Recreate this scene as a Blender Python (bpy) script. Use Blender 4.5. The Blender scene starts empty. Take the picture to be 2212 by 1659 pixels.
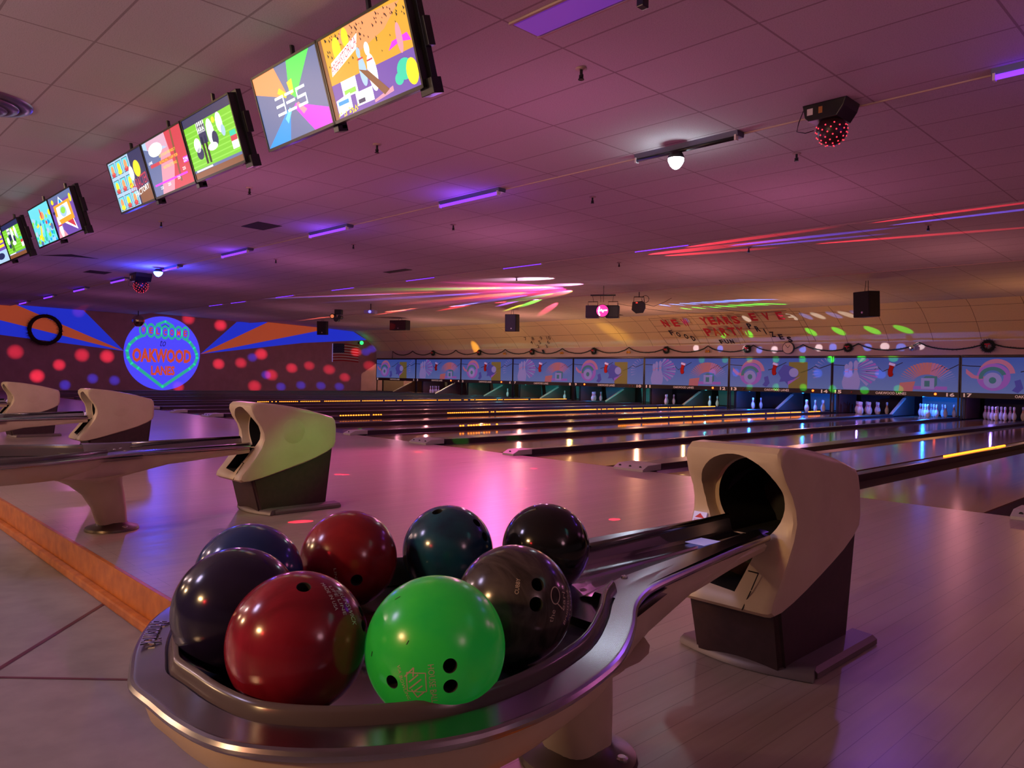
import bpy, bmesh, math, random
from mathutils import Vector, Matrix
random.seed(7)
PI = math.pi
SC = bpy.context.scene
COL = SC.collection

# ------------------------------------------------------------------ camera
def set_camera():
    yaw, pitch, roll, fpx = 0.80049236, -0.00981785, 0.0198639, 1650.62
    cy, sy, cp, sp = math.cos(yaw), math.sin(yaw), math.cos(pitch), math.sin(pitch)
    f = Vector((-sy * cp, cy * cp, sp)); r0 = Vector((cy, sy, 0)); u0 = r0.cross(f)
    cr, sr = math.cos(roll), math.sin(roll)
    r = cr * r0 + sr * u0; u = cr * u0 - sr * r0
    cd = bpy.data.cameras.new('camera'); cam = bpy.data.objects.new('camera', cd); COL.objects.link(cam)
    cd.sensor_fit = 'HORIZONTAL'; cd.sensor_width = 36; cd.lens = 36 * fpx / 2212
    cd.clip_start = 0.05; cd.clip_end = 200
    M = Matrix((r, u, -f)).transposed().to_4x4(); M.translation = Vector((35.14257, -6.45871, 0.94244))
    cam.matrix_world = M
    SC.camera = cam
set_camera()

# ------------------------------------------------------------------ world, exposure, large lights
SC.view_settings.view_transform = 'Standard'; SC.view_settings.look = 'None'
SC.view_settings.gamma = 1; SC.view_settings.use_curve_mapping = False
SC.view_settings.exposure = 0.0
W = bpy.data.worlds.new('world'); SC.world = W; W.use_nodes = True
W.node_tree.nodes['Background'].inputs[0].default_value = (0.55, 0.36, 0.42, 1)
W.node_tree.nodes['Background'].inputs[1].default_value = 0.09
SC.cycles.use_denoising = True
SC.cycles.max_bounces = 6; SC.cycles.diffuse_bounces = 3; SC.cycles.glossy_bounces = 4
SC.cycles.sample_clamp_indirect = 4.0
SC.cycles.caustics_reflective = False; SC.cycles.caustics_refractive = False

def lamp(name, kind, loc, color, power, target=None, size=0.0, spot=None, blend=0.3, sizey=None):
    ld = bpy.data.lights.new(name, kind); o = bpy.data.objects.new(name, ld); COL.objects.link(o)
    ld.color = color[:3]; ld.energy = power
    o.location = loc
    if kind == 'AREA':
        ld.size = size
        if sizey: ld.shape = 'RECTANGLE'; ld.size_y = sizey
    else:
        ld.shadow_soft_size = size
    if kind == 'SPOT':
        ld.spot_size = spot; ld.spot_blend = blend
    if target is not None:
        d = Vector(target) - Vector(loc)
        o.rotation_euler = d.to_track_quat('-Z', 'Y').to_euler()
    return o

# house lights of the seating area, behind the camera
lamp('concourse_light', 'AREA', (33.0, -11.5, 3.2), (1.0, 0.60, 0.26), 150, (33.5, -5.0, 0.4), 0.6, sizey=0.25)
lamp('concourse_light', 'AREA', (26.0, -11.5, 3.2), (1.0, 0.62, 0.32), 150, (27.0, -5.0, 0.4), 0.6, sizey=0.25)
lamp('concourse_light', 'AREA', (19.0, -11.5, 3.2), (1.0, 0.62, 0.36), 120, (20.0, -5.0, 0.4), 0.6, sizey=0.25)
# added unseen mid-air fill points for the party lights' summed glow
WK = 0.80
def wash_col(x, y):
    """violet by the side wall, pink in the middle, warmer towards the pins"""
    u = min(1, max(0, x / 26)); v = min(1, max(0, (y - 1) / 13))
    a = Vector((0.36, 0.10, 0.50)); b = Vector((1.0, 0.24, 0.68)); c = Vector((1.0, 0.42, 0.17))
    k = a.lerp(b, u); k = k.lerp(c, v * (0.5 + 0.5 * u)); return tuple(k)
for x_, y_, p_ in [(2.5, 2, 14), (8, 2, 26), (14, 2, 30), (20, 2, 32), (25.5, 2.5, 34), (30.5, 3, 30), (35.5, 3.5, 22),
                   (3, 8, 18), (9, 8, 26), (15, 8, 34), (20.5, 8, 38), (26, 8, 40), (31, 8.5, 28),
                   (3.5, 13.5, 18), (9, 13.8, 60), (14.5, 14, 88), (20, 14, 90), (25.5, 14, 66), (31, 14, 40),
                   (7, -2.5, 16), (13.5, -2.5, 20), (20, -2.5, 22), (26, -2.2, 22), (30.6, -1.6, 20), (35.5, -1.5, 14)]:
    lamp('party_wash', 'POINT', (x_, y_, 1.75), wash_col(x_, y_), p_ * WK)
lamp('concourse_glow', 'POINT', (25.5, -7.6, 2.3), (1.0, 0.68, 0.66), 55)  # added fill points that lift the near ceiling
lamp('concourse_glow', 'POINT', (29.6, -7.8, 2.3), (1.0, 0.68, 0.66), 50)
lamp('concourse_glow', 'POINT', (20.0, -7.6, 2.3), (1.0, 0.68, 0.68), 58)
for x_, e_ in ((6.5, 18), (11, 30), (16, 34), (21, 15), (26, 4)):
    lamp('cove_wash', 'POINT', (x_, 15.2, 1.5), (1.0, 0.58, 0.20), e_)  # warm fill added in mid-air to brighten the cove
lamp('side_light', 'POINT', (39.5, -5.0, 2.6), (1.0, 0.50, 0.62), 55, size=0.4)  # unseen fill added for the right sides of the hoods
lamp('cool_downlight', 'AREA', (31.2, -8.2, 3.2), (0.72, 0.60, 1.0), 34, (31.2, -6.5, 0), 0.6)  # unseen cool fill added for the lower floor
lamp('red_neon', 'AREA', (34.0, -8.6, 1.75), (1.0, 0.02, 0.03), 5, (34.0, -5.6, .5), 0.16)

# ------------------------------------------------------------------ materials
def mat(name, col, rough=0.6, metal=0.0, emit=None, es=1.0, spec=0.5, noise=None, bump=None, coat=0.0):
    m = bpy.data.materials.new(name); m.use_nodes = True
    nt = m.node_tree; b = nt.nodes['Principled BSDF']
    b.inputs['Base Color'].default_value = (*col, 1); b.inputs['Roughness'].default_value = rough
    b.inputs['Metallic'].default_value = metal; b.inputs['Specular IOR Level'].default_value = spec
    if coat: b.inputs['Coat Weight'].default_value = coat; b.inputs['Coat Roughness'].default_value = 0.04
    if emit: b.inputs['Emission Color'].default_value = (*emit, 1); b.inputs['Emission Strength'].default_value = es
    if noise:   # (scale, second colour, amount lo, hi)
        sc, c2, lo, hi = noise
        tc = nt.nodes.new('ShaderNodeTexCoord'); n = nt.nodes.new('ShaderNodeTexNoise')
        n.inputs['Scale'].default_value = sc; n.inputs['Detail'].default_value = 5
        r = nt.nodes.new('ShaderNodeValToRGB'); r.color_ramp.elements[0].position = lo; r.color_ramp.elements[1].position = hi
        r.color_ramp.elements[0].color = (*col, 1); r.color_ramp.elements[1].color = (*c2, 1)
        nt.links.new(tc.outputs['Object'], n.inputs['Vector']); nt.links.new(n.outputs['Fac'], r.inputs['Fac'])
        nt.links.new(r.outputs['Color'], b.inputs['Base Color'])
    if bump:    # (scale, strength)
        tc = nt.nodes.new('ShaderNodeTexCoord'); n = nt.nodes.new('ShaderNodeTexNoise'); n.inputs['Scale'].default_value = bump[0]
        bp = nt.nodes.new('ShaderNodeBump'); bp.inputs['Strength'].default_value = bump[1]; bp.inputs['Distance'].default_value = 0.01
        nt.links.new(tc.outputs['Object'], n.inputs['Vector']); nt.links.new(n.outputs['Fac'], bp.inputs['Height'])
        nt.links.new(bp.outputs['Normal'], b.inputs['Normal'])
    return m

def glow(name, col, s):
    return mat(name, (0.02, 0.02, 0.02), 0.6, emit=col, es=s)

def plank_mat(name, c1, c2, cm, rough, row=0.075, length=2.6, mortar=0.0012, coat=0.0, stain=None):
    m = mat(name, c1, rough, coat=coat); nt = m.node_tree; b = nt.nodes['Principled BSDF']
    tc = nt.nodes.new('ShaderNodeTexCoord'); mp = nt.nodes.new('ShaderNodeMapping')
    mp.inputs['Rotation'].default_value = (0, 0, PI / 2)
    br = nt.nodes.new('ShaderNodeTexBrick'); br.offset = 0.37; br.offset_frequency = 3
    br.inputs['Scale'].default_value = 1; br.inputs['Mortar Size'].default_value = mortar
    br.inputs['Mortar Smooth'].default_value = 0.2; br.inputs['Bias'].default_value = 0
    br.inputs['Brick Width'].default_value = length; br.inputs['Row Height'].default_value = row
    br.inputs['Color1'].default_value = (*c1, 1); br.inputs['Color2'].default_value = (*c2, 1); br.inputs['Mortar'].default_value = (*cm, 1)
    nt.links.new(tc.outputs['Object'], mp.inputs['Vector']); nt.links.new(mp.outputs['Vector'], br.inputs['Vector'])
    n = nt.nodes.new('ShaderNodeTexNoise'); mp2 = nt.nodes.new('ShaderNodeMapping'); mp2.inputs['Scale'].default_value = (22, 0.9, 1)
    n.inputs['Scale'].default_value = 1.5; n.inputs['Detail'].default_value = 6
    nt.links.new(tc.outputs['Object'], mp2.inputs['Vector']); nt.links.new(mp2.outputs['Vector'], n.inputs['Vector'])
    mx = nt.nodes.new('ShaderNodeMix'); mx.data_type = 'RGBA'; mx.blend_type = 'MULTIPLY'; mx.inputs[0].default_value = 0.32
    rp = nt.nodes.new('ShaderNodeValToRGB'); rp.color_ramp.elements[0].position = 0.3; rp.color_ramp.elements[0].color = (0.62, 0.55, 0.5, 1)
    rp.color_ramp.elements[1].position = 0.65; rp.color_ramp.elements[1].color = (1, 1, 1, 1)
    nt.links.new(n.outputs['Fac'], rp.inputs['Fac'])
    nt.links.new(br.outputs['Color'], mx.inputs[6]); nt.links.new(rp.outputs['Color'], mx.inputs[7])
    nt.links.new(mx.outputs[2], b.inputs['Base Color'])
    # worn varnish: gloss varies a little along the boards
    mr = nt.nodes.new('ShaderNodeMapRange'); mr.inputs['To Min'].default_value = rough * 0.8; mr.inputs['To Max'].default_value = rough * 1.35
    nt.links.new(n.outputs['Fac'], mr.inputs['Value']); nt.links.new(mr.outputs['Result'], b.inputs['Roughness'])
    return m

def tile_mat(name, base, seam, w, h, mortar, rough=0.9, rot=0.0, speck=True, loc=(0, 0, 0), offset=0.0):
    m = mat(name, base, rough, spec=0.25); nt = m.node_tree; b = nt.nodes['Principled BSDF']
    tc = nt.nodes.new('ShaderNodeTexCoord'); mp = nt.nodes.new('ShaderNodeMapping')
    mp.inputs['Rotation'].default_value = (0, 0, rot); mp.inputs['Location'].default_value = loc
    br = nt.nodes.new('ShaderNodeTexBrick'); br.offset = offset; br.inputs['Scale'].default_value = 1
    br.inputs['Mortar Size'].default_value = mortar; br.inputs['Mortar Smooth'].default_value = 0.1
    br.inputs['Brick Width'].default_value = w; br.inputs['Row Height'].default_value = h
    c2 = tuple(x * 0.96 for x in base)
    br.inputs['Color1'].default_value = (*base, 1); br.inputs['Color2'].default_value = (*c2, 1); br.inputs['Mortar'].default_value = (*seam, 1)
    nt.links.new(tc.outputs['Object'], mp.inputs['Vector']); nt.links.new(mp.outputs['Vector'], br.inputs['Vector'])
    out = br.outputs['Color']
    if speck:
        n = nt.nodes.new('ShaderNodeTexNoise'); n.inputs['Scale'].default_value = 120; n.inputs['Detail'].default_value = 3
        nt.links.new(tc.outputs['Object'], n.inputs['Vector'])
        rp = nt.nodes.new('ShaderNodeValToRGB'); rp.color_ramp.elements[0].position = 0.35; rp.color_ramp.elements[0].color = (0.78, 0.78, 0.78, 1)
        rp.color_ramp.elements[1].position = 0.5; rp.color_ramp.elements[1].color = (1, 1, 1, 1)
        mx = nt.nodes.new('ShaderNodeMix'); mx.data_type = 'RGBA'; mx.blend_type = 'MULTIPLY'; mx.inputs[0].default_value = 0.8
        nt.links.new(n.outputs['Fac'], rp.inputs['Fac']); nt.links.new(out, mx.inputs[6]); nt.links.new(rp.outputs['Color'], mx.inputs[7]); out = mx.outputs[2]
    nt.links.new(out, b.inputs['Base Color'])
    return m

M = {}
M['approach'] = plank_mat('approach_wood', (0.42, 0.33, 0.28), (0.37, 0.29, 0.245), (0.20, 0.15, 0.12), 0.29)
M['lane'] = plank_mat('lane_wood', (0.36, 0.21, 0.13), (0.30, 0.17, 0.10), (0.12, 0.06, 0.04), 0.085, row=0.03, length=3.5, mortar=0.0006)
M['lowfloor'] = mat('low_floor_vinyl', (0.27, 0.245, 0.28), 0.40, noise=(9, (0.21, 0.19, 0.22), 0.35, 0.7))
M['lowline'] = mat('low_floor_line', (0.10, 0.025, 0.05), 0.4)
M['riserwood'] = mat('riser_wood', (0.55, 0.17, 0.035), 0.35, noise=(14, (0.36, 0.09, 0.02), 0.35, 0.7))
M['ceil'] = tile_mat('ceiling_tile', (0.66, 0.60, 0.60), (0.40, 0.33, 0.33), 1.22, 0.61, 0.009, loc=(0.38, -0.12, 0), offset=0.0)
M['cove'] = tile_mat('cove_tile', (0.80, 0.66, 0.42), (0.24, 0.17, 0.11), 1.22, 0.61, 0.007, loc=(0.3, 0.0, 0))
M['wall'] = mat('dark_wall_paint', (0.44, 0.20, 0.25), 0.85, noise=(3, (0.37, 0.17, 0.21), 0.3, 0.7))
M['wallpale'] = mat('pale_wall_panel', (0.55, 0.40, 0.36), 0.8)
M['steel'] = mat('brushed_steel', (0.42, 0.39, 0.44), 0.24, 1.0, noise=(6, (0.34, 0.31, 0.36), 0.3, 0.7))
M['steeldark'] = mat('dark_steel_rail', (0.23, 0.20, 0.23), 0.22, 1.0)
M['bumper'] = mat('dark_bumper', (0.10, 0.075, 0.08), 0.22)
M['cream'] = mat('cream_fibreglass', (0.60, 0.47, 0.35), 0.38, noise=(7, (0.54, 0.41, 0.30), 0.4, 0.75))
M['brown'] = mat('dark_brown_laminate', (0.045, 0.018, 0.022), 0.5, noise=(30, (0.03, 0.012, 0.014), 0.3, 0.7))
M['black'] = mat('matte_black', (0.008, 0.007, 0.008), 0.7)
M['blackgloss'] = mat('black_plastic', (0.012, 0.011, 0.013), 0.3)
M['base'] = mat('scuffed_base_trim', (0.16, 0.12, 0.12), 0.45, 0.3)
M['footmetal'] = mat('cast_foot', (0.13, 0.10, 0.085), 0.35, 0.8)
M['chrome'] = mat('chrome', (0.8, 0.8, 0.82), 0.12, 1.0)
M['white'] = mat('white_plastic', (0.75, 0.72, 0.74), 0.5)
M['uvwhite'] = mat('uv_white', (0.7, 0.7, 0.8), 0.6, emit=(0.32, 0.30, 0.95), es=0.35)
M['red'] = mat('red_print', (0.65, 0.03, 0.05), 0.6)
M['pinbody'] = mat('pin_plastic', (0.82, 0.80, 0.80), 0.25)
M['pinred'] = mat('pin_stripe', (0.7, 0.03, 0.04), 0.3)
M['gutter'] = mat('gutter_dark', (0.028, 0.016, 0.022), 0.35)
M['divtop'] = mat('divider_cap', (0.045, 0.028, 0.035), 0.3)
M['capgrey'] = mat('foul_unit_grey', (0.42, 0.38, 0.37), 0.5)
M['led'] = glow('amber_led', (1.0, 0.24, 0.015), 3.6)
M['uvtube'] = glow('uv_tube', (0.13, 0.02, 1.0), 3.2)
M['uvlens'] = mat('uv_lens', (0.25, 0.12, 0.4), 0.4, emit=(0.11, 0.02, 0.36), es=.6)
M['housing'] = mat('lamp_housing', (0.10, 0.10, 0.20), 0.4, 0.2)
M['pit'] = mat('pit_backdrop', (0.05, 0.045, 0.05), 0.85)
M['pitteal'] = mat('pit_curtain', (0.22, 0.50, 0.50), 0.8)  # teal lamplight on the curtain is put into its colour
M['kick'] = mat('kickback_board', (0.16, 0.09, 0.075), 0.6)
M['kicktrim'] = mat('kickback_edge', (0.62, 0.55, 0.46), 0.45)
M['foliage'] = mat('garland_needles', (0.012, 0.022, 0.016), 0.9)
M['gold'] = mat('gold_bell', (0.85, 0.5, 0.12), 0.25, 1.0)
M['silver'] = mat('silver_ball', (0.8, 0.8, 0.85), 0.15, 1.0)
M['diffuser'] = mat('round_vent_metal', (0.20, 0.19, 0.27), 0.3, 0.9)

# ------------------------------------------------------------------ builders
def obj(name, bm, m, parent=None, smooth=False, loc=None, angle=None):
    me = bpy.data.meshes.new(name)
    bmesh.ops.recalc_face_normals(bm, faces=bm.faces)
    bm.to_mesh(me); bm.free()
    for x in (m if isinstance(m, (list, tuple)) else [m]): me.materials.append(x)
    if smooth:
        for p in me.polygons: p.use_smooth = True
    if angle is not None:
        try: me.set_sharp_from_angle(angle=angle)
        except Exception: pass
    o = bpy.data.objects.new(name, me); COL.objects.link(o)
    if parent: o.parent = parent
    if loc: o.location = loc
    return o

def thing(name, label, cat, loc=(0, 0, 0), rot=(0, 0, 0), group=None):
    o = bpy.data.objects.new(name, None); COL.objects.link(o); o.empty_display_size = 0.1
    o.location = loc; o.rotation_euler = rot
    tag(o, label, cat, group); return o

def tag(o, label, cat, group=None):
    o['label'] = label; o['category'] = cat
    if group: o['group'] = group
    return o

def struct(name, bm, m, smooth=False):
    o = obj(name, bm, m, smooth=smooth); o['kind'] = 'structure'; return o

def dup(root, loc, label, group=None, rot=None):
    r = root.copy(); COL.objects.link(r); r.location = loc
    if rot: r.rotation_euler = rot
    r['label'] = label
    if group: r['group'] = group
    for ch in list(root.children):
        c = ch.copy(); COL.objects.link(c); c.parent = r
        for g in list(ch.children):
            d = g.copy(); COL.objects.link(d); d.parent = c
    return r

def box(bm, x0, x1, y0, y1, z0, z1, bev=0.0, mi=0):
    vs = [bm.verts.new((x, y, z)) for x in (x0, x1) for y in (y0, y1) for z in (z0, z1)]
    F = [(0, 1, 3, 2), (4, 6, 7, 5), (0, 4, 5, 1), (2, 3, 7, 6), (0, 2, 6, 4), (1, 5, 7, 3)]
    fs = [bm.faces.new([vs[i] for i in f]) for f in F]
    for f in fs: f.material_index = mi
    if bev > 0:
        es = list({e for f in fs for e in f.edges})
        bmesh.ops.bevel(bm, geom=es, offset=bev, segments=2, affect='EDGES', profile=0.6)
    return vs

def poly(bm, pts, mi=0):
    f = bm.faces.new([bm.verts.new(p) for p in pts]); f.material_index = mi; return f

def prism(bm, pts2, axis, a0, a1, mi=0, bev=0.0, seg=3):
    """closed polygon of (p,q) extruded along axis: 'X' -> (a,p,q), 'Y' -> (p,a,q), 'Z' -> (p,q,a)"""
    def P(p, a):
        return {'X': (a, p[0], p[1]), 'Y': (p[0], a, p[1]), 'Z': (p[0], p[1], a)}[axis]
    A = [bm.verts.new(P(p, a0)) for p in pts2]; B = [bm.verts.new(P(p, a1)) for p in pts2]
    n = len(pts2); fs = [bm.faces.new(A), bm.faces.new(B[::-1])]
    for i in range(n):
        fs.append(bm.faces.new([A[i], A[(i + 1) % n], B[(i + 1) % n], B[i]]))
    for f in fs: f.material_index = mi
    if bev:
        es = list(set(fs[0].edges) | set(fs[1].edges))
        bmesh.ops.bevel(bm, geom=es, offset=bev, segments=seg, affect='EDGES', profile=0.55)
    return A, B

def lathe(bm, prof, n=24, c=(0, 0, 0), axis='Z', mi=0, a0=0, a1=2 * PI):
    rings = []
    full = abs(a1 - a0 - 2 * PI) < 1e-6
    k = n if full else n + 1
    for r, z in prof:
        ring = []
        for i in range(k):
            a = a0 + (a1 - a0) * i / n
            p = (r * math.cos(a), r * math.sin(a), z)
            if axis == 'Y': p = (p[0], p[2], p[1])
            if axis == 'X': p = (p[2], p[0], p[1])
            ring.append(bm.verts.new((p[0] + c[0], p[1] + c[1], p[2] + c[2])))
        rings.append(ring)
    for A, B in zip(rings, rings[1:]):
        for i in range(k if full else k - 1):
            f = bm.faces.new([A[i], A[(i + 1) % k], B[(i + 1) % k], B[i]]); f.material_index = mi
    return rings

def capped(bm, prof, **kw):
    rings = lathe(bm, prof, **kw)
    for R in (rings[0], rings[-1]):
        try: f = bm.faces.new(R); f.material_index = kw.get('mi', 0)
        except Exception: pass
    return rings

def sphere(bm, r, c=(0, 0, 0), n=24, mi=0, sz=1.0):
    m = n // 2
    prof = [(max(r * math.sin(PI * i / m), 1e-5), -r * sz * math.cos(PI * i / m)) for i in range(m + 1)]
    capped(bm, prof, n=n, c=c, mi=mi)

def tube(bm, pts, r, n=8, mi=0, closed=False):
    pts = [Vector(p) for p in pts]; rings = []
    up = Vector((0, 0, 1)); N = len(pts)
    for i, p in enumerate(pts):
        a = pts[(i - 1) % N] if (closed or i > 0) else p
        b = pts[(i + 1) % N] if (closed or i < N - 1) else p
        t = (b - a).normalized()
        if abs(t.dot(up)) > 0.98: s = t.cross(Vector((1, 0, 0))).normalized()
        else: s = t.cross(up).normalized()
        w = s.cross(t).normalized()
        rr = r[i] if isinstance(r, (list, tuple)) else r
        rings.append([bm.verts.new(p + rr * (math.cos(2 * PI * k / n) * s + math.sin(2 * PI * k / n) * w)) for k in range(n)])
    rg = range(N) if closed else range(N - 1)
    for i in rg:
        A, B = rings[i], rings[(i + 1) % N]
        for k in range(n):
            f = bm.faces.new([A[k], A[(k + 1) % n], B[(k + 1) % n], B[k]]); f.material_index = mi
    if not closed:
        for R in (rings[0], rings[-1][::-1]): bm.faces.new(R).material_index = mi

_tc = {}
def text_geo(body, size=1.0, align='CENTER', shear=0.0, spacing=1.0, off=0.0):
    """letter outlines as flat faces: (verts 2D, faces)"""
    key = (body, align, shear, spacing, off)
    if key not in _tc:
        cu = bpy.data.curves.new('t', 'FONT'); cu.body = body; cu.size = 1; cu.align_x = align; cu.align_y = 'CENTER'; cu.shear = shear
        cu.space_character = spacing; cu.offset = off; cu.resolution_u = 2; cu.fill_mode = 'FRONT'
        to = bpy.data.objects.new('t', cu); COL.objects.link(to)
        dg = bpy.context.evaluated_depsgraph_get(); ev = to.evaluated_get(dg); me = ev.to_mesh()
        _tc[key] = ([(v.co.x, v.co.y) for v in me.vertices], [tuple(p.vertices) for p in me.polygons])
        ev.to_mesh_clear(); bpy.data.objects.remove(to); bpy.data.curves.remove(cu)
    v, f = _tc[key]
    return [(x * size, y * size) for x, y in v], f

def put_text(bm, body, size, fn, mi=0, sx=1.0, **kw):
    v, f = text_geo(body, size, **kw)
    vs = [bm.verts.new(fn(x * sx, y)) for x, y in v]
    for p in f:
        try: bm.faces.new([vs[i] for i in p]).material_index = mi
        except Exception: pass

def fit_text(bm, body, w, h, fn, mi=0, **kw):
    """text scaled to be w wide and h tall, centred"""
    v, f = text_geo(body, 1, **kw)
    xs = [a for a, b in v]; ys = [b for a, b in v]
    cx, cy = (min(xs) + max(xs)) / 2, (min(ys) + max(ys)) / 2
    kx, ky = w / max(max(xs) - min(xs), 1e-6), h / max(max(ys) - min(ys), 1e-6)
    vs = [bm.verts.new(fn((x - cx) * kx, (y - cy) * ky)) for x, y in v]
    for p in f:
        try: bm.faces.new([vs[i] for i in p]).material_index = mi
        except Exception: pass

def boolean_cut(o, cutter_bm, cut_mat, op='DIFFERENCE'):
    """real recess cut into o's mesh; the cutter is removed again"""
    me = bpy.data.meshes.new('c'); bmesh.ops.recalc_face_normals(cutter_bm, faces=cutter_bm.faces)
    cutter_bm.to_mesh(me); cutter_bm.free()
    me.materials.append(cut_mat)
    c = bpy.data.objects.new('c', me); COL.objects.link(c); c.matrix_world = o.matrix_world
    md = o.modifiers.new('b', 'BOOLEAN'); md.object = c; md.operation = op; md.solver = 'EXACT'
    md.material_mode = 'TRANSFER'
    dg = bpy.context.evaluated_depsgraph_get(); ev = o.evaluated_get(dg)
    new = bpy.data.meshes.new_from_object(ev); o.modifiers.clear(); old = o.data; o.data = new; new.name = old.name
    bpy.data.objects.remove(c)
    return o

# ------------------------------------------------------------------ the room
XL, XR, YB = -0.5, 48.0, -14.0
LANE_END = 19.6
PAIR = 3.57
CEIL = [(YB, 3.35), (.31, 3.35), (.31, 3.41), (5.1, 3.33), (5.1, 3.46), (10.24, 3.30), (10.24, 3.42), (16.1, 3.22)]
COVE = [(16.1, 3.22), (16.4, 3.11), (16.7, 2.95), (17.0, 2.75), (17.25, 2.56), (17.45, 2.37), (17.6, 2.2)]

bm = bmesh.new(); box(bm, XL, XR, -5.27, 0.0, -0.14, 0.0); struct('floor', bm, M['approach'])
bm = bmesh.new(); box(bm, XL, XR, YB, -5.24, -0.24, -0.17); struct('floor.001', bm, M['lowfloor'])
bm = bmesh.new(); box(bm, XL, XR, 0.0, 21.0, -0.30, -0.13); struct('floor.002', bm, M['black'])
# wooden step edge: board and rounded foot moulding
bm = bmesh.new(); box(bm, XL, XR, -5.292, -5.27, -0.17, 0.004, 0.003); box(bm, XL, XR, -5.33, -5.292, -0.17, -0.122, 0.012)
struct('trim_1', bm, M['riserwood'])
# dark joint strips in the lower floor
bm = bmesh.new()
def strip(a, b, w, z=-0.1685):
    a, b = Vector(a), Vector(b); d = (b - a).normalized(); s = Vector((-d.y, d.x)) * w / 2
    poly(bm, [(*(a + s), z), (*(b + s), z), (*(b - s), z), (*(a - s), z)])
strip((31.22, -5.31), (31.86, -5.87), 0.02)
strip((31.3, -6.52), (32.46, -5.31), 0.016)
struct('trim_2', bm, M['lowline'])

bm = bmesh.new()
for (y0, z0), (y1, z1) in zip(CEIL, CEIL[1:]):
    poly(bm, [(XL, y0, z0), (XR, y0, z0), (XR, y1, z1), (XL, y1, z1)])
ceil = struct('ceiling', bm, M['ceil'])
bm = bmesh.new()
vs = [[bm.verts.new((x, y, z)) for x in (XL, XR)] for y, z in COVE]
for a, b in zip(vs, vs[1:]): bm.faces.new([a[0], a[1], b[1], b[0]])
struct('ceiling.001', bm, M['cove'], smooth=True)
bm = bmesh.new(); box(bm, XL, XR, 17.6, 17.68, 1.55, 2.2); struct('wall_front', bm, M['wallpale'])
bm = bmesh.new(); box(bm, XL, XR, 20.9, 21.0, -0.3, 3.6); box(bm, XL, XR, 17.6, 21.0, 3.3, 3.4); struct('wall_back', bm, M['pit'])
bm = bmesh.new(); box(bm, XL - 0.1, XL, YB, 21.0, -0.3, 3.8); struct('wall_left', bm, M['wall'])

# seams picked out in the sloping cove (tile runs are in the material); thin drop-edge beads at the ceiling steps
bm = bmesh.new()
for y, z in ((.31, 3.35), (5.1, 3.33), (10.24, 3.30)): box(bm, XL, XR, y - 0.012, y + 0.004, z - 0.012, z)
struct('trim_3', bm, M['wallpale'])

# ------------------------------------------------------------------ lanes
def lane_x(L):      # left and right edge of lane number L
    n = (L - 1) // 2
    return (n * PAIR + 0.31, (n + .5) * PAIR - 0.39) if L % 2 else ((n + .5) * PAIR + 0.39, (n + 1) * PAIR - 0.31)

for L in range(1, 22):
    x0, x1 = lane_x(L)
    if L <= 17: lb = 'glossy wooden lane running to the opening under the number %d' % L
    else: lb = ['glossy wooden lane just right of the one under number 17', 'glossy lane seen just left of the nearest black divider beside the near hood',
                'orange brown lane surface right of the nearest hood', 'lane corner at the right edge of the photo'][L - 18]
    t = thing('bowling_lane', lb, 'bowling lane', ((x0 + x1) / 2, 0, 0), group='bowling lanes')
    w = (x1 - x0) / 2
    bm = bmesh.new(); box(bm, -w, w, 0.004, LANE_END, -0.06, 0.0); obj('lane_bed', bm, M['lane'], t)
    for s in (-1, 1):   # curved gutters
        bm = bmesh.new(); e = s * w; gw = 0.245
        prof = [(e + s * gw * k / 8, -0.012 - 0.085 * math.sin(PI * k / 8)) for k in range(9)]
        A = [bm.verts.new((x, 0.02, z)) for x, z in prof]; B = [bm.verts.new((x, LANE_END, z)) for x, z in prof]
        for i in range(8): bm.faces.new([A[i], A[i + 1], B[i + 1], B[i]])
        # front plate of the gutter
        bm.faces.new([bm.verts.new((prof[0][0], 0.02, -0.012))] + [bm.verts.new((x, 0.02, z)) for x, z in prof[1:]])
        obj('gutter', bm, M['gutter'], t, smooth=True)

LED = {4: [(3.6, 16.9)], 6: [(1.95, 3.0), (4.8, 16.4)], 7: [(2.15, 3.06), (6.6, 15.2), (15.7, 16.5)], 9: [(3.8, 6.65), (8.0, 9.2)]}
bmh = None
for k in range(1, 21):
    n = k / 2; x = n * PAIR; wide = k % 2 == 1; hw = 0.14 if wide else 0.06
    if wide: lb = 'wide dark divider between lanes %d and %d' % (k, k + 1)
    else: lb = 'narrow dark divider between lanes %d and %d' % (k, k + 1)
    t = thing('lane_divider', lb, 'lane divider', (x, 0, 0), group='lane dividers')
    bm = bmesh.new(); box(bm, -hw, hw, 0.27 if wide else 0.2, 17.05, -0.13, 0.058, 0.008); obj('cap_board', bm, M['divtop'], t)
    for a, b in LED.get(n, []):
        bm = bmesh.new(); y = a; i = 0
        while y < b:
            if random.random() > 0.07: box(bm, -hw - 0.004, -hw + 0.012, y, y + 0.022, 0.058, 0.072) if False else box(bm, -0.012, 0.012, y, y + 0.026, 0.058, 0.080)
            y += 0.062
        obj('led_strip', bm, M['led'], t)
    # foul line unit at the front of the divider
    if k >= 7:
        u = thing('foul_detector', 'grey foul line unit at the front of the divider between lanes %d and %d' % (k, k + 1), 'foul detector', (x, 0, 0), group='foul line units')
        bm = bmesh.new(); w = 0.19 if wide else 0.095
        prism(bm, [(-0.12, 0.0), (-0.12, 0.022), (-0.03, 0.062), (0.20, 0.066), (0.20, 0.0)], 'X', -w, w, bev=0.006)
        obj('housing', bm, M['capgrey'], u)
        for hx in ((-0.13, 0.0, 0.13) if wide else (0.0,)):
            bm = bmesh.new(); capped(bm, [(0.014, -0.004), (0.014, 0.004)], n=12, axis='Y', c=(hx, -0.0815, 0.039)); obj('sensor_hole', bm, M['black'], u)

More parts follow.
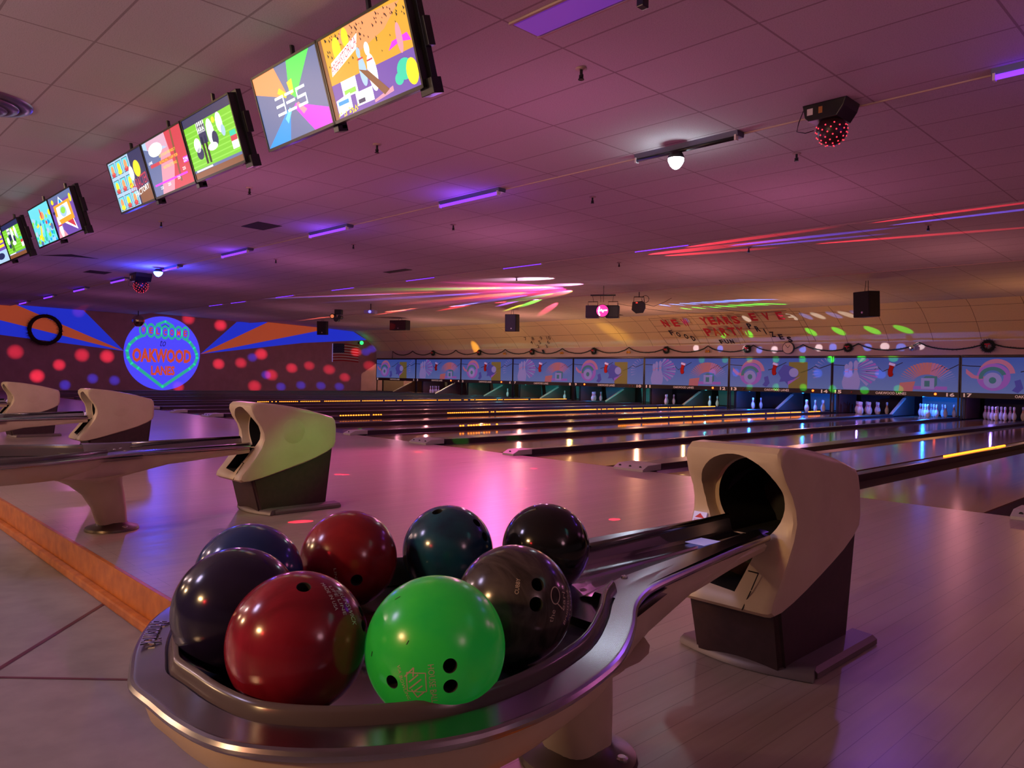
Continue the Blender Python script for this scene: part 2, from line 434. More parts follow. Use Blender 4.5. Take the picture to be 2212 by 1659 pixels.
# ------------------------------------------------------------------ pin deck area
ymask, zmt, zmb, zband = 17.28, 1.79, 0.745, 0.60
# lane ends: curtain boards behind the pins
BLUE = {13: 5, 14: 6, 16: 9, 6: 3, 8: 3.4, 10: 3.5, 5: 1.2, 9: 1.4, 12: 2, 7: 1.2, 15: .6, 17: 0.7, 11: .6, 3: .6, 4: .6, 18: .6}
for L in range(1, 21):
    x0, x1 = lane_x(L)
    o = obj('pit_curtain', bmesh.new(), M['black'])
    bpy.data.objects.remove(o)
    bm = bmesh.new()
    # gently sagging curtain
    N = 8
    A = [bm.verts.new((x0 - 0.2 + (x1 - x0 + 0.4) * i / N, 19.35 + 0.03 * math.cos(i * 2.2), 0.02)) for i in range(N + 1)]
    B = [bm.verts.new((x0 - 0.2 + (x1 - x0 + 0.4) * i / N, 19.2, 1.0)) for i in range(N + 1)]
    A2 = [bm.verts.new((v.co.x, v.co.y + 0.02, v.co.z)) for v in A]; B2 = [bm.verts.new((v.co.x, v.co.y + 0.02, v.co.z)) for v in B]
    for i in range(N):
        bm.faces.new([A[i], A[i + 1], B[i + 1], B[i]]); bm.faces.new([A2[i], B2[i], B2[i + 1], A2[i + 1]])
    if L > 1:
        tag(obj('pit_curtain', bm, M['pitteal'] if L in (5, 6, 7, 8, 9, 10, 12, 14, 16) else M['pit'], smooth=True),
            ('teal' if L in (5, 6, 7, 8, 9, 10, 12, 14, 16) else 'dark') + ' cushion curtain at the back of the pit of lane %d' % L, 'pit curtain', 'pit curtains')
    else: bm.free()
for k in range(0, 20):
    n = k / 2; x = n * PAIR; mid = k % 2 == 1
    nm = 'kickback_panel'
    t = thing(nm, ('sloping pale edged side board between lanes %d and %d' if mid else 'dark upright side board between lanes %d and %d') % (k, k + 1) if k else 'dark upright side board left of lane 1',
              'side board', (x, 0, 0), group='side boards between the pin decks')
    bm = bmesh.new()
    hw = 0.035 if mid else 0.045
    if mid: prism(bm, [(17.15, 0.0), (18.35, 0.50), (18.45, 0.62), (19.1, 0.62), (19.1, 0.0)], 'X', -hw, hw)
    else: prism(bm, [(17.75, 0.0), (17.75, 0.62), (19.1, 0.62), (19.1, 0.0)], 'X', -hw, hw)
    obj('board', bm, M['kick'], t)
    bm = bmesh.new()
    if mid: prism(bm, [(17.09, 0.0), (17.15, 0.0), (18.35, 0.50), (18.30, 0.53)], 'X', -hw - 0.006, hw + 0.006)
    else: prism(bm, [(17.70, 0.0), (17.75, 0.0), (17.75, 0.6), (17.70, 0.6)], 'X', -0.03, 0.03)
    obj('edge_trim', bm, M['kicktrim'] if mid else M['blackgloss'], t)

# bowling pins
bm = bmesh.new()
PP = [(0.0258, 0), (0.036, 0.02), (0.053, 0.06), (0.0605, 0.114), (0.057, 0.15), (0.045, 0.185), (0.031, 0.22), (0.0235, 0.25), (0.0232, 0.265), (0.026, 0.30), (0.0315, 0.335), (0.0318, 0.350), (0.026, 0.37), (0.012, 0.380), (0.001, 0.3815)]
capped(bm, PP, n=14)
pin_t = thing('bowling_pin', 'x', 'bowling pin', (0, 0, -5)); obj('pin_body', bm, M['pinbody'], pin_t, smooth=True)
for z0, z1, r0, r1 in ((0.222, 0.235, 0.0313, 0.0278), (0.262, 0.276, 0.0243, 0.0250)):
    bm = bmesh.new(); lathe(bm, [(r0 + .0006, z0), (r1 + .0006, z1)], n=14); obj('neck_band', bm, M['pinred'], pin_t, smooth=True)
ROWS = [('front pin', 0, 0), ('left pin of the second row', -1, 1), ('right pin of the second row', 1, 1),
        ('left pin of the third row', -2, 2), ('middle pin of the third row', 0, 2), ('right pin of the third row', 2, 2),
        ('far left pin of the back row', -3, 3), ('inner left pin of the back row', -1, 3), ('inner right pin of the back row', 1, 3), ('far right pin of the back row', 3, 3)]
SETS = {3: [1, 3, 4, 6, 7], 6: [6], 8: [6], 9: [1, 3, 6, 7], 11: [1, 3, 6, 7], 12: [7, 3], 13: [1, 3, 6, 7], 14: [0, 2, 5, 8, 9, 1], 15: list(range(10)), 16: list(range(10)), 17: list(range(10)), 18: [0, 1, 3, 6]}
used_pin = False
for L, idx in SETS.items():
    x0, x1 = lane_x(L); cx = (x0 + x1) / 2
    for i in idx:
        nm, a, r = ROWS[i]
        loc = (cx + a * 0.152, 17.45 + r * 0.264, 0.001)
        lb = 'white bowling pin, %s in lane %d' % (nm, L)
        if not used_pin:
            pin_t.location = loc; pin_t['label'] = lb; pin_t['group'] = 'white bowling pins on the pin decks'; used_pin = True
        else: dup(pin_t, loc, lb, 'white bowling pins on the pin decks')
# black-light lamps over the pin decks
for L, s in BLUE.items():
    x0, x1 = lane_x(L)
    col = (0.02, 0.55, 0.62) if L in (5, 6, 7, 8, 10, 12) else (0.005, 0.15, 1.0) if s > .75 else (0.25, 0.15, 1.0)
    lamp('deck_lamp', 'POINT', ((x0 + x1) / 2 - 0.1, 17.36, 0.57), col, 9.0 * s, size=0.02)
# warm work lamp in the mechanics' space behind the first panels
lamp('work_lamp', 'POINT', (1.6, 19.6, 2.75), (1.0, 0.72, 0.40), 300, size=0.03)

# ------------------------------------------------------------------ masking panels
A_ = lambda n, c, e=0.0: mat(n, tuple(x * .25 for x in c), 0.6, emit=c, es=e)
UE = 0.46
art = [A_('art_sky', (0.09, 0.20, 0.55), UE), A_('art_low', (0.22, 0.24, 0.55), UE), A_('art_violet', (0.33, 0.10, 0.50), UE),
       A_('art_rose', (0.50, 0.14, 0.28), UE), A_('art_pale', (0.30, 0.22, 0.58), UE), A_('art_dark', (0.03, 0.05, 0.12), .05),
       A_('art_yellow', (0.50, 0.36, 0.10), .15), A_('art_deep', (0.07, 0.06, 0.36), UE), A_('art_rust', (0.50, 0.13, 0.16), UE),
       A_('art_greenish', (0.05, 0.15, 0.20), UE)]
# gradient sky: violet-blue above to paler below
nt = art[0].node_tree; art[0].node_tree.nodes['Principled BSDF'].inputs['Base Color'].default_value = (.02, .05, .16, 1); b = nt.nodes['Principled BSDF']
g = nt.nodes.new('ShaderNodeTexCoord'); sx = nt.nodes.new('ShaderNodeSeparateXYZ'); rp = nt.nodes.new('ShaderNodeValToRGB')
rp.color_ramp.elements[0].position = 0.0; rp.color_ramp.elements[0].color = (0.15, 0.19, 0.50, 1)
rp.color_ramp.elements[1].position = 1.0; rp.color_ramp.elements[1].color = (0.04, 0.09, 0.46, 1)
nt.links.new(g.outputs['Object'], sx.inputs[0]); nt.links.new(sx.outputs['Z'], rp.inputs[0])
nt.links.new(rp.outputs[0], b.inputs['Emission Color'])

def art_panel(kind, W, H, parent):
    """picture on the panel, local coords x 0..W, z 0..H in plane y=0"""
    bm = bmesh.new(); d = [0.0]
    def P(x, z, k): return (x * W, -0.002 - 0.0012 * k, z * H)
    def sh(pts, mi, k=1): poly(bm, [P(x, z, k) for x, z in pts], mi)
    def ell(cx, cz, rx, rz, mi, k, a0=0, a1=2 * PI, ri=0.0, n=26):
        if ri == 0: sh([(cx + rx * math.cos(2 * PI * i / n), cz + rz * math.sin(2 * PI * i / n)) for i in range(n)], mi, k)
        else:
            for i in range(n):
                a, b_ = a0 + (a1 - a0) * i / n, a0 + (a1 - a0) * (i + 1) / n
                sh([(cx + rx * math.cos(a), cz + rz * math.sin(a)), (cx + rx * math.cos(b_), cz + rz * math.sin(b_)),
                    (cx + rx * ri * math.cos(b_), cz + rz * ri * math.sin(b_)), (cx + rx * ri * math.cos(a), cz + rz * ri * math.sin(a))], mi, k)
    def twig(pts, w, mi, k):
        for (xa, za), (xb, zb) in zip(pts, pts[1:]): sh([(xa, za - w), (xb, zb - w), (xb, zb + w), (xa, za + w)], mi, k)
    sh([(0, 0), (1, 0), (1, 1), (0, 1)], 0, 0)
    if kind == 'eye':
        twig([(0, .78), (.06, .76), (.13, .75), (.2, .73)], .012, 5, 1); twig([(.40, .60), (.46, .66), (.58, .86)], .013, 5, 1)
        twig([(.72, .52), (.80, .62), (.86, .74), (.89, .66), (1, .80)], .013, 5, 2)
        sh([(.605, 0), (.785, 0), (.785, .87), (.605, .87)], 6, 2)
        ell(.24, .52, .125, .44, 3, 3, 0.1, 2.9, .72); ell(.22, .45, .115, .38, 2, 4, 0, 2 * PI, .6)
        sh([(.03, .68), (.05, .62), (.09, .50), (.15, .46), (.2, .52), (.14, .38), (.07, .42), (.03, .55)], 3, 5)
        ell(.215, .44, .095, .30, 9, 6, 0.3, 3.3, .68)
        ell(.215, .36, .062, .22, 4, 7); ell(.215, .36, .025, .09, 9, 8)
        sh([(.36, .35), (.40, .40), (.42, .15), (.385, .02), (.345, .08), (.37, .2)], 7, 7)
        sh([(.50, .52), (.56, .80), (.66, .68), (.70, .45), (.60, .10), (.57, .22), (.515, .20), (.53, .34)], 7, 8)
        sh([(.60, .10), (.72, .40), (.66, .3), (.60, .22)], 2, 9)
        ell(.655, .52, .045, .15, 4, 10)
        for i in range(8):
            a = 1.9 + i * 0.22; sh([(1.0 + .10 * math.cos(a), .52 + .36 * math.sin(a)), (1.0 + .17 * math.cos(a), .52 + .52 * math.sin(a)), (1.0 + .168 * math.cos(a + .04), .52 + .51 * math.sin(a + .06))], 4, 3)
    else:
        twig([(0, .78), (.05, .77), (.12, .76)], .012, 5, 1); twig([(.28, .58), (.34, .60), (.38, .72), (.42, .58), (.5, .72), (.58, .86)], .012, 5, 1)
        twig([(.80, .60), (.88, .76), (.92, .64), (1, .80)], .013, 5, 2)
        for i in range(11):     # fan of rays behind the pins
            a = 1.15 - i * 0.21; c, s = math.cos(a), math.sin(a)
            sh([(.17 + .05 * c, .58 + .15 * s), (.17 + .22 * c - .010 * s, .58 + .55 * s * .9 + .02), (.17 + .22 * c + .012 * s, .58 + .55 * s * .9 - .05)], 2 if i % 2 else 4, 2)
        for px_, s_, k in ((.115, .86, 3), (.195, .98, 4), (.15, .95, 5)):
            pr = [(0.030, 0), (.045, .12), (.050, .26), (.036, .42), (.018, .58), (.017, .66), (.024, .78), (.022, .86), (.008, .92)]
            pts = [(px_ + r * .78, .02 + (z * s_) * 1.0) for r, z in pr] + [(px_ - r * .78, .02 + (z * s_)) for r, z in pr[::-1]]
            sh(pts, 4, k); zz = .02 + .62 * s_; sh([(px_ - .018, zz), (px_ + .018, zz), (px_ + .018, zz + .03), (px_ - .018, zz + .03)], 3, k + 1)
        cx, cz = .77, .22
        for i in range(26):     # shell of slats
            a = 0.15 + i * 0.118; r0, r1 = .11, .22
            c, s = math.cos(PI - a), math.sin(PI - a); w = .012
            mi = 8 if i < 14 else (3 if i < 20 else 4)
            sh([(cx + r0 * c - w * s * .6, cz + r0 * 2.6 * s), (cx + r1 * c - w * s, cz + r1 * 2.9 * s), (cx + r1 * c + w * s, cz + r1 * 2.9 * s), (cx + r0 * c + w * s * .6, cz + r0 * 2.6 * s)], mi, 2)
        sh([(.55, 0), (.56, .25), (.68, .3), (.66, .0)], 8, 3); sh([(.66, .06), (.92, .06), (.92, .16), (.66, .16)], 2, 3)
        sh([(.725, .08), (.825, .08), (.825, .40), (.725, .40)], 4, 5); sh([(.75, .15), (.79, .15), (.79, .32), (.75, .32)], 9, 6)
        sh([(.74, .40), (.825, .40), (.845, .46), (.76, .46)], 9, 5); sh([(.825, .12), (.845, .2), (.845, .46), (.825, .40)], 9, 5)
    return obj('picture', bm, art, parent)

orange_lamp = glow('amber_indicator', (1.0, 0.10, 0.01), 6)
dim_lamp = mat('dark_indicator', (0.25, 0.03, 0.02), 0.4)
LIT = {0: [], 1: [.80], 2: [.80], 3: [], 4: [.175], 5: [.83], 6: [.835], 7: [.83], 8: []}
MUTE = {4: [.82, .86], 6: [.155], 7: [.17], 5: []}
for n in range(9):
    W_ = PAIR - 0.02
    k = 'eye' if n % 2 == 0 else 'pins'
    t = thing('masking_unit', 'blue masking panel over lanes %d and %d with %s artwork' % (2 * n + 1, 2 * n + 2, 'swirl and ball' if n % 2 == 0 else 'three pins and spiral'),
              'masking panel', (n * PAIR + 0.01, ymask, 0), group='painted panels above the pin decks')
    bm = bmesh.new(); box(bm, 0, W_, 0, 0.10, zmt - 0.075, zmt, 0.02); obj('top_rail', bm, M['blackgloss'], t)
    bm = bmesh.new(); box(bm, 0, W_, 0.0, 0.08, zband, zmb, 0.004); obj('number_band', bm, mat('band_black', (0.012, 0.01, 0.012), 0.4), t)
    for e in (0, W_ - 0.03):
        bm = bmesh.new(); box(bm, e, e + 0.03, -0.004, 0.09, zmb, zmt - 0.07); obj('side_rail', bm, M['blackgloss'], t)
    bm = bmesh.new(); box(bm, 0.02, W_ - 0.02, 0.012, 0.05, zmb, zmt - 0.07); obj('panel_board', bm, M['black'], t)
    pic = art_panel(k, W_ - 0.06, (zmt - 0.075) - zmb, t); pic.location = (0.03, 0.009, zmb)
    mtx = mat('band_letters', (0.85, 0.74, 0.70), 0.6, emit=(0.8, 0.55, 0.55), es=0.28)  # faint glow put into the letters so they read on the band
    for lab, cx, h in ((str(2 * n + 1), 0.15 if n < 5 else .19, 0.105), (str(2 * n + 2), W_ - (0.15 if n < 4 else .22), 0.105)):
        bm = bmesh.new(); fit_text(bm, lab, 0.10 * (1 if len(lab) == 1 else 2.1), h, lambda x, y, c=cx: (c + x, -0.003, (zband + zmb) / 2 + y), off=.03); obj('lane_number', bm, mtx, t)
    bm = bmesh.new(); fit_text(bm, 'OAKWOOD LANES', 0.86, 0.075, lambda x, y: (W_ * 0.49 + x, -0.003, (zband + zmb) / 2 + y), off=.01); obj('name_lettering', bm, mtx, t)
    for f in LIT[n]:
        bm = bmesh.new(); sphere(bm, 0.034, (f * W_, -0.012, (zband + zmb) / 2 + .01), 12); obj('indicator_lamp', bm, orange_lamp, t, smooth=True)
    for f in MUTE.get(n, []):
        bm = bmesh.new(); sphere(bm, 0.026, (f * W_, -0.008, (zband + zmb) / 2), 12); obj('indicator_lamp', bm, dim_lamp, t, smooth=True)
    for e in (0.03, W_ - 0.03):
        bm = bmesh.new(); box(bm, e - 0.02, e + 0.02, 0.02, 0.06, 0.0, zband + .01); obj('leg', bm, M['blackgloss'], t)
# christmas stockings pinned on the panels
def stocking(px_frac, n, lab):
    bm = bmesh.new(); X = n * PAIR + px_frac * PAIR
    S = 0.26
    body = [(-.17, .55), (-.15, .2), (-.20, -.05), (-.12, -.42), (.02, -.58), (.2, -.50), (.26, -.3), (.13, -.1), (.15, .2), (.20, .50)]
    prism(bm, [(p[0] * 1.25, p[1] * 1.1) for p in body], 'Y', -0.012, 0.012, 0, bev=0.03)
    cuff = [(-.28, .50), (.26, .44), (.30, .74), (-.24, .80)]
    prism(bm, [(p[0] * 1.2, p[1]) for p in cuff], 'Y', -0.02, 0.02, 1, bev=0.03)
    bmesh.ops.scale(bm, vec=(S * 1.15, 1, S * 1.15), verts=bm.verts); bmesh.ops.rotate(bm, cent=(0, 0, 0), matrix=Matrix.Rotation(0.2, 3, 'Y'), verts=bm.verts)
    t = thing('christmas_stocking', lab, 'stocking', (X, ymask - 0.045, 1.34), group='stockings on the panels')
    bc = bm.copy()
    for mi, nm, mm, bb in ((0, 'sock', mat('stocking_red', (0.55, 0.01, 0.02), 0.8), bm), (1, 'cuff', M['uvwhite'], bc)):
        bmesh.ops.delete(bb, geom=[f for f in bb.faces if f.material_index != mi], context='FACES')
        for f in bb.faces: f.material_index = 0
        obj(nm, bb, mm, t)
for n, f in ((1, .48), (2, .50), (3, .48), (4, .49), (5, .48), (6, .47), (7, .49)):
    stocking(f, n, 'red stocking with white cuff on the panel over lanes %d and %d' % (2 * n + 1, 2 * n + 2))

# ------------------------------------------------------------------ garland, wreaths, bells on the wall above the panels
GX = [1.2 + 1.748 * k for k in range(0, 18)]
yg = 17.52
def bristle(bm, pts, r, dens, mi=0, spike=0.05):
    tube(bm, pts, r * 0.55, 6, mi)
    for a, b_ in zip(pts, pts[1:]):
        a, b_ = Vector(a), Vector(b_)
        for _ in range(dens):
            p = a.lerp(b_, random.random()); d = Vector((random.uniform(-1, 1), random.uniform(-1, .3), random.uniform(-1, 1))).normalized()
            s = d.cross(Vector((.3, 1, .2))).normalized() * 0.006; q = p + d * (r + spike * random.random())
            f = bm.faces.new([bm.verts.new(p - s), bm.verts.new(p + s), bm.verts.new(q)]); f.material_index = mi
bm = bmesh.new()
pts = [(GX[0] - 0.05, yg, 1.80), (GX[0] - 0.02, yg, 2.17)]
for a, b_ in zip(GX, GX[1:]):
    for i in range(1, 11):
        u = i / 10; pts.append((a + (b_ - a) * u, yg, 2.165 - 0.21 * (1 - (2 * u - 1) ** 2) ** 0.8 + random.uniform(-.006, .006)))
bristle(bm, pts, 0.036, 18, spike=0.03)
tag(obj('garland', bm, M['foliage']), 'dark tinsel garland looped along the wall above the blue panels', 'garland')
def wreath(x, y, z, R, lab, nrm='Y', bow=True, grp='small wreaths on the looped garland'):
    t = thing('wreath', lab, 'wreath', (x, y, z), group=grp)
    bm = bmesh.new(); N = 26
    pts = [(R * math.cos(2 * PI * i / N), 0, R * math.sin(2 * PI * i / N)) if nrm == 'Y' else (0, R * math.cos(2 * PI * i / N), R * math.sin(2 * PI * i / N)) for i in range(N + 1)]
    bristle(bm, pts, R * (.62 if nrm == 'Y' else .26), 22 if nrm == 'Y' else 120, spike=R * (.4 if nrm == 'Y' else .2))
    obj('needles', bm, M['foliage'] if nrm == 'Y' else mat('wreath_dark', (0.035, 0.012, 0.012), .9), t)
    if bow:
        bm = bmesh.new()
        for s in (-1, 1):
            sphere(bm, 0.034, (s * 0.04, -0.09, R * .35), 10, sz=.6)
        box(bm, -.012, .012, -.11, -.08, -R * .3, R * .4)
        obj('bow', bm, M['red'], t, smooth=True)
for x, lab in ((GX[2], 'under lane panel 3 and 4, leftmost'), (GX[4], 'over the panel of lanes 5 and 6'), (GX[6], 'beside the pin numbers'),
               (GX[8], 'over the panel of lanes 9 and 10'), (GX[10], 'over the panel of lanes 11 and 12'), (GX[12] - .2, 'right above the number 13'),
               (GX[14] - .3, 'right of the clock'), (GX[16], 'nearest the right edge')):
    wreath(x, yg - 0.02, 2.04, 0.10 if x < 26 else 0.13, 'small dark wreath with red bow, ' + lab.replace('under lane panel 3 and 4, leftmost', 'leftmost of the row'))
def bell(x, lab, m, ball=False):
    t = thing('ornament', lab, 'ornament', (x, yg - 0.03, 1.98), group='shiny ornaments on the garland')
    bm = bmesh.new()
    if ball: sphere(bm, 0.085, (0, 0, .03), 14)
    else:
        for s in (-1, 1): capped(bm, [(.055, -.05), (.045, -.02), (.032, .03), (.01, .05)], n=10, c=(s * .05, 0, 0))
    obj('body', bm, m, t, smooth=True)
    bm = bmesh.new(); tube(bm, [(0, 0, .05), (0, 0, .14)], .006, 5); obj('hook', bm, m, t)
for k, w_ in ((5, 'left of the pin numbers'), (7, 'right of the pin numbers'), (9, 'above lane number 10'), (11, 'below the word FOOD')):
    bell(GX[k], 'pair of small gold bells on the garland, ' + w_, M['gold'])
bell(GX[15] - .2, 'silver glass ball on the garland over lanes 15 and 16', M['silver'], True)
# round clock
t = thing('wall_clock', 'round pale wall clock with dark rim at the garland', 'clock', (23.42, 17.55, 2.06))
bm = bmesh.new(); capped(bm, [(0.20, -0.045), (0.20, 0.03)], n=32, axis='Y'); obj('case', bm, M['blackgloss'], t)
bm = bmesh.new(); capped(bm, [(0.178, -0.052), (0.178, -0.04)], n=32, axis='Y'); obj('face', bm, mat('clock_face', (0.7, 0.55, 0.55), .5), t)
for a, l in ((0.9, .12), (2.3, .15)):
    bm = bmesh.new(); tube(bm, [(0, -.056, 0), (l * math.cos(a), -.056, l * math.sin(a))], .006, 4); obj('hand', bm, M['blackgloss'], t)

# ------------------------------------------------------------------ hanging letter board
LBx0, LBx1 = 18.8, 24.4
def lb(u, v):   # sloping plane in front of the cove: u along X, v 0..1 down the slope
    return (u, 16.15 + (17.42 - 16.15) * v, 3.14 + (2.24 - 3.14) * v)
t = thing('letter_board', 'letter board hung on the cove reading NEW YEARS EVE PARTY', 'sign')
bm = bmesh.new()
for v in (0.02, .5, .98, .30, .74): tube(bm, [lb(LBx0, v), lb(LBx1, v)], 0.004, 4)
for u in (LBx0, 20.2, 21.95, LBx1): tube(bm, [lb(u, 0.02), lb(u, .98)], 0.007, 4)
obj('rails', bm, mat('rail_dark', (0.10, 0.06, 0.06), .6), t)
def word(body, xs, vc, w, h, m):
    for ch, x, dv in zip(body, xs, vc if isinstance(vc, (list, tuple)) else [vc] * len(xs)):
        bm = bmesh.new(); fit_text(bm, ch, w if ch != 'I' else w * .22, h, lambda a, b_, x=x, v=dv: Vector(lb(x + a, v - b_ / 1.55)) + Vector((0, -0.012, -0.006)), off=.035)
        # give the cut letters some thickness
        r = bmesh.ops.extrude_face_region(bm, geom=list(bm.faces)); bmesh.ops.translate(bm, vec=(0, 0.008, 0.006), verts=[e for e in r['geom'] if isinstance(e, bmesh.types.BMVert)])
        obj('letter', bm, m, t)
mr_, mb_ = mat('letter_red', (0.50, 0.02, 0.04), .6), mat('letter_black', (0.015, 0.012, 0.02), .6)
word('NEW', [19.35, 19.77, 20.18], .22, .24, .38, mr_); word('YEARS', [20.95, 21.25, 21.53, 21.83, 22.13], .20, .24, .40, mr_)
word('EVE', [22.80, 23.25, 23.72], .13, .22, .38, mr_)
word('PARTY', [20.82, 21.13, 21.43, 21.76, 22.07], .58, .25, .42, mr_)
word('FOOD', [19.32, 19.56, 19.82, 20.05], [.56, .63, .71, .79], .14, .28, mb_)
word('FUN', [21.08, 21.28, 21.48], .93, .14, .22, mb_)
word('PRIZES', [22.48, 22.70, 22.90, 23.10, 23.34, 23.58], [.42, .52, .62, .72, .81, .90], .15, .28, mb_)
bm = bmesh.new()
for x0, y0, z0, x1, z1 in ((20.0, 12.8, 3.32, 22.2, 3.16), (22.3, 14.0, 3.24, 24.0, 3.16)):
    tube(bm, [(x0 + (x1 - x0) * i / 8, y0 + (16.15 - y0) * i / 8, z0 + (z1 - z0) * i / 8 - .12 * math.sin(PI * i / 8)) for i in range(9)], .006, 4)
obj('hanging_wire', bm, mb_, t)
# pin position numbers stuck on the cove
t = thing('pin_number_display', 'black numerals one to ten arranged as a pin triangle on the cove', 'sign')
for ch, x, y, z in (('7', 11.6, 17.16, 2.60), ('8', 12.05, 17.16, 2.60), ('9', 12.55, 17.16, 2.60), ('10', 12.98, 17.16, 2.60), ('4', 11.8, 17.34, 2.44), ('5', 12.3, 17.34, 2.44), ('6', 12.8, 17.34, 2.44),
                    ('2', 12.05, 17.5, 2.27), ('3', 12.55, 17.5, 2.27), ('1', 12.3, 17.57, 2.06)):
    bm = bmesh.new(); fit_text(bm, ch, .13 if ch != '10' else .22, .2, lambda a, b_, x=x, y=y, z=z: (x + a, y - .02 - b_ * .45, z + b_ * .7)); obj('numeral', bm, mb_, t)

# ------------------------------------------------------------------ left wall mural, sign, flag, wreath
UVs = 0.55
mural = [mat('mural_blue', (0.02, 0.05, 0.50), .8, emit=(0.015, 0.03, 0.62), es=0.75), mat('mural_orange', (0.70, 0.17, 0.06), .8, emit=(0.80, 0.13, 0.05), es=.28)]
def wp(y, z, k=1): return (XL + 0.002 * k, y, z)
bm = bmesh.new()
T = (4.56, 1.72)
for pts, mi in (([T, (2.9, 3.42), (2.2, 3.42), (.5, 3.42)], 0), ([T, (.5, 3.42), (-2.5, 3.34), (-2.5, 3.33)], 1), ([T, (-2.5, 3.33), (-2.5, 2.44)], 0)):
    poly(bm, [wp(y, z, 2) for y, z in pts], mi)
o = obj('wall_mural', bm, mural); tag(o, 'painted blue and orange rays left of the round sign', 'mural', 'painted rays on the side wall')
bm = bmesh.new(); T = (7.88, 1.70)
for pts, mi in (([T, (9.6, 3.3), (11.3, 3.45)], 0), ([T, (11.3, 3.45), (14.6, 3.27), (13.75, 3.05)], 1), ([T, (14.6, 3.27), (16.1, 3.2), (16.95, 2.78), (13.1, 2.45)], 0)):
    poly(bm, [wp(y, z, 2) for y, z in pts], mi)
o = obj('wall_mural', bm, mural); tag(o, 'painted blue and orange rays right of the round sign', 'mural', 'painted rays on the side wall')
SY, SZ, SR = 6.2, 1.672, 1.655
t = thing('welcome_sign', 'round blue WELCOME to OAKWOOD LANES sign on the side wall', 'sign', (XL, SY, SZ))
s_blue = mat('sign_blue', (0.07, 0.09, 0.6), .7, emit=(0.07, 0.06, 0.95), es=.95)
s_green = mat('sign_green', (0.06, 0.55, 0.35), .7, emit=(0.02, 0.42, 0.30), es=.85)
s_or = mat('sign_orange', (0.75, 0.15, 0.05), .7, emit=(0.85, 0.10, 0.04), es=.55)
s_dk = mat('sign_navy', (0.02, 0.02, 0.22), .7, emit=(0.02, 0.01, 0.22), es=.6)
bm = bmesh.new(); capped(bm, [(SR, 0.0), (SR, 0.015)], n=64, axis='X'); obj('disc', bm, s_blue, t)
q = lambda x, y: ((x - 1072) / 680 * SR, -(y - 857) / 657 * SR)
def sp(pt, k=1): u, v = pt; return (0.016 + .002 * k, u, v)
def band(bm, pts, w, k=1):
    for (a, b_) in zip(pts, pts[1:]):
        a, b_ = Vector(a), Vector(b_); d = (b_ - a).normalized(); s = Vector((-d.y, d.x)) * w / 2; e = d * w * .25
        poly(bm, [sp(tuple(p), k) for p in (a + s - e, b_ + s + e, b_ - s + e, a - s - e)])
bm = bmesh.new()
pts = [q(*p) for p in ((700, 560), (600, 610), (490, 720), (447, 830), (470, 950), (530, 1050), (640, 1130), (1070, 1455), (1560, 1120), (1650, 1040), (1700, 920), (1690, 850), (1640, 740), (1560, 640), (1490, 590))]
sm = [pts[0]]
for a, b_, c in zip(pts, pts[1:], pts[2:]):
    for u in (.3, .7): sm.append(tuple(Vector(a) * (1 - u) * .0 + Vector(b_)) if u == .3 else tuple(Vector(b_)))
band(bm, pts, .135)
cen = [(722, 455), (855, 460), (978, 470), (1103, 478), (1225, 478), (1348, 480), (1472, 482)]
for cx, cy in cen:
    for i in range(20):
        a, b_ = 2 * PI * i / 20, 2 * PI * (i + 1) / 20
        f = lambda r, a: sp(q(cx + r * .9 * math.cos(a), cy + r * 1.55 * math.sin(a)), 2)
        poly(bm, [f(84, a), f(84, b_), f(55, b_), f(55, a)])
band(bm, [q(960, 350), q(1105, 285), q(1240, 360)], .11, 3)
obj('green_outline', bm, s_green, t)
for ch, (cx, cy) in zip('WELCOME', cen):
    bm = bmesh.new(); u, v = q(cx, cy); fit_text(bm, ch, .15, .26, lambda a, b_, u=u, v=v: (.024, u + a, v + b_), off=.03); obj('welcome_letter', bm, s_or, t)
for wd, cx, cy, w, h in (('OAKWOOD', 1060, 900, 2.55, .62), ('LANES', 1075, 1165, 1.03, .42)):
    bm = bmesh.new(); u, v = q(cx, cy); fit_text(bm, wd, w, h, lambda a, b_, u=u, v=v: (.024, u + a, v + b_), off=.045); obj('orange_lettering', bm, s_or, t)
bm = bmesh.new(); u, v = q(1068, 680); fit_text(bm, 'to', .26, .27, lambda a, b_: (.024, u + a + b_ * .2, v + b_))
band(bm, [q(1045, 375), q(1105, 340), q(1165, 378)], .02, 5); obj('script_lettering', bm, s_dk, t)

# flag
t = thing('flag', 'american flag hung flat on the side wall', 'flag', (XL + .03, 14.86, 1.55))
def fw(y, z, k=0): return (.03 * math.sin(y * 4) + .002 * k, y, z + .04 * math.sin(y * 2 + .4))
bm = bmesh.new(); N = 16; FL, FH = 1.58, .93
for s in range(13):
    for i in range(N):
        a, b_ = FL * i / N, FL * (i + 1) / N; z0, z1 = FH * s / 13, FH * (s + 1) / 13
        poly(bm, [fw(a, z0), fw(b_, z0), fw(b_, z1), fw(a, z1)], s % 2)
obj('stripes', bm, [mat('flag_red', (.35, .01, .02), .8), mat('flag_white', (.55, .42, .45), .8)], t)
bm = bmesh.new()
for i in range(7):
    a, b_ = .68 * i / 7, .68 * (i + 1) / 7; poly(bm, [fw(a, FH * 6 / 13, 2), fw(b_, FH * 6 / 13, 2), fw(b_, FH, 2), fw(a, FH, 2)])
for r in range(9):
    for c in range(6 if r % 2 == 0 else 5):
        y = .055 + .113 * c + (.056 if r % 2 else 0); z = FH * 6 / 13 + .035 + r * .054
        poly(bm, [fw(y - .012, z, 3), fw(y, z - .014, 3), fw(y + .012, z, 3), fw(y, z + .014, 3)], 1)
obj('star_field', bm, [mat('flag_blue', (.008, .008, .06), .8), mat('flag_star', (.4, .38, .5), .8)], t)
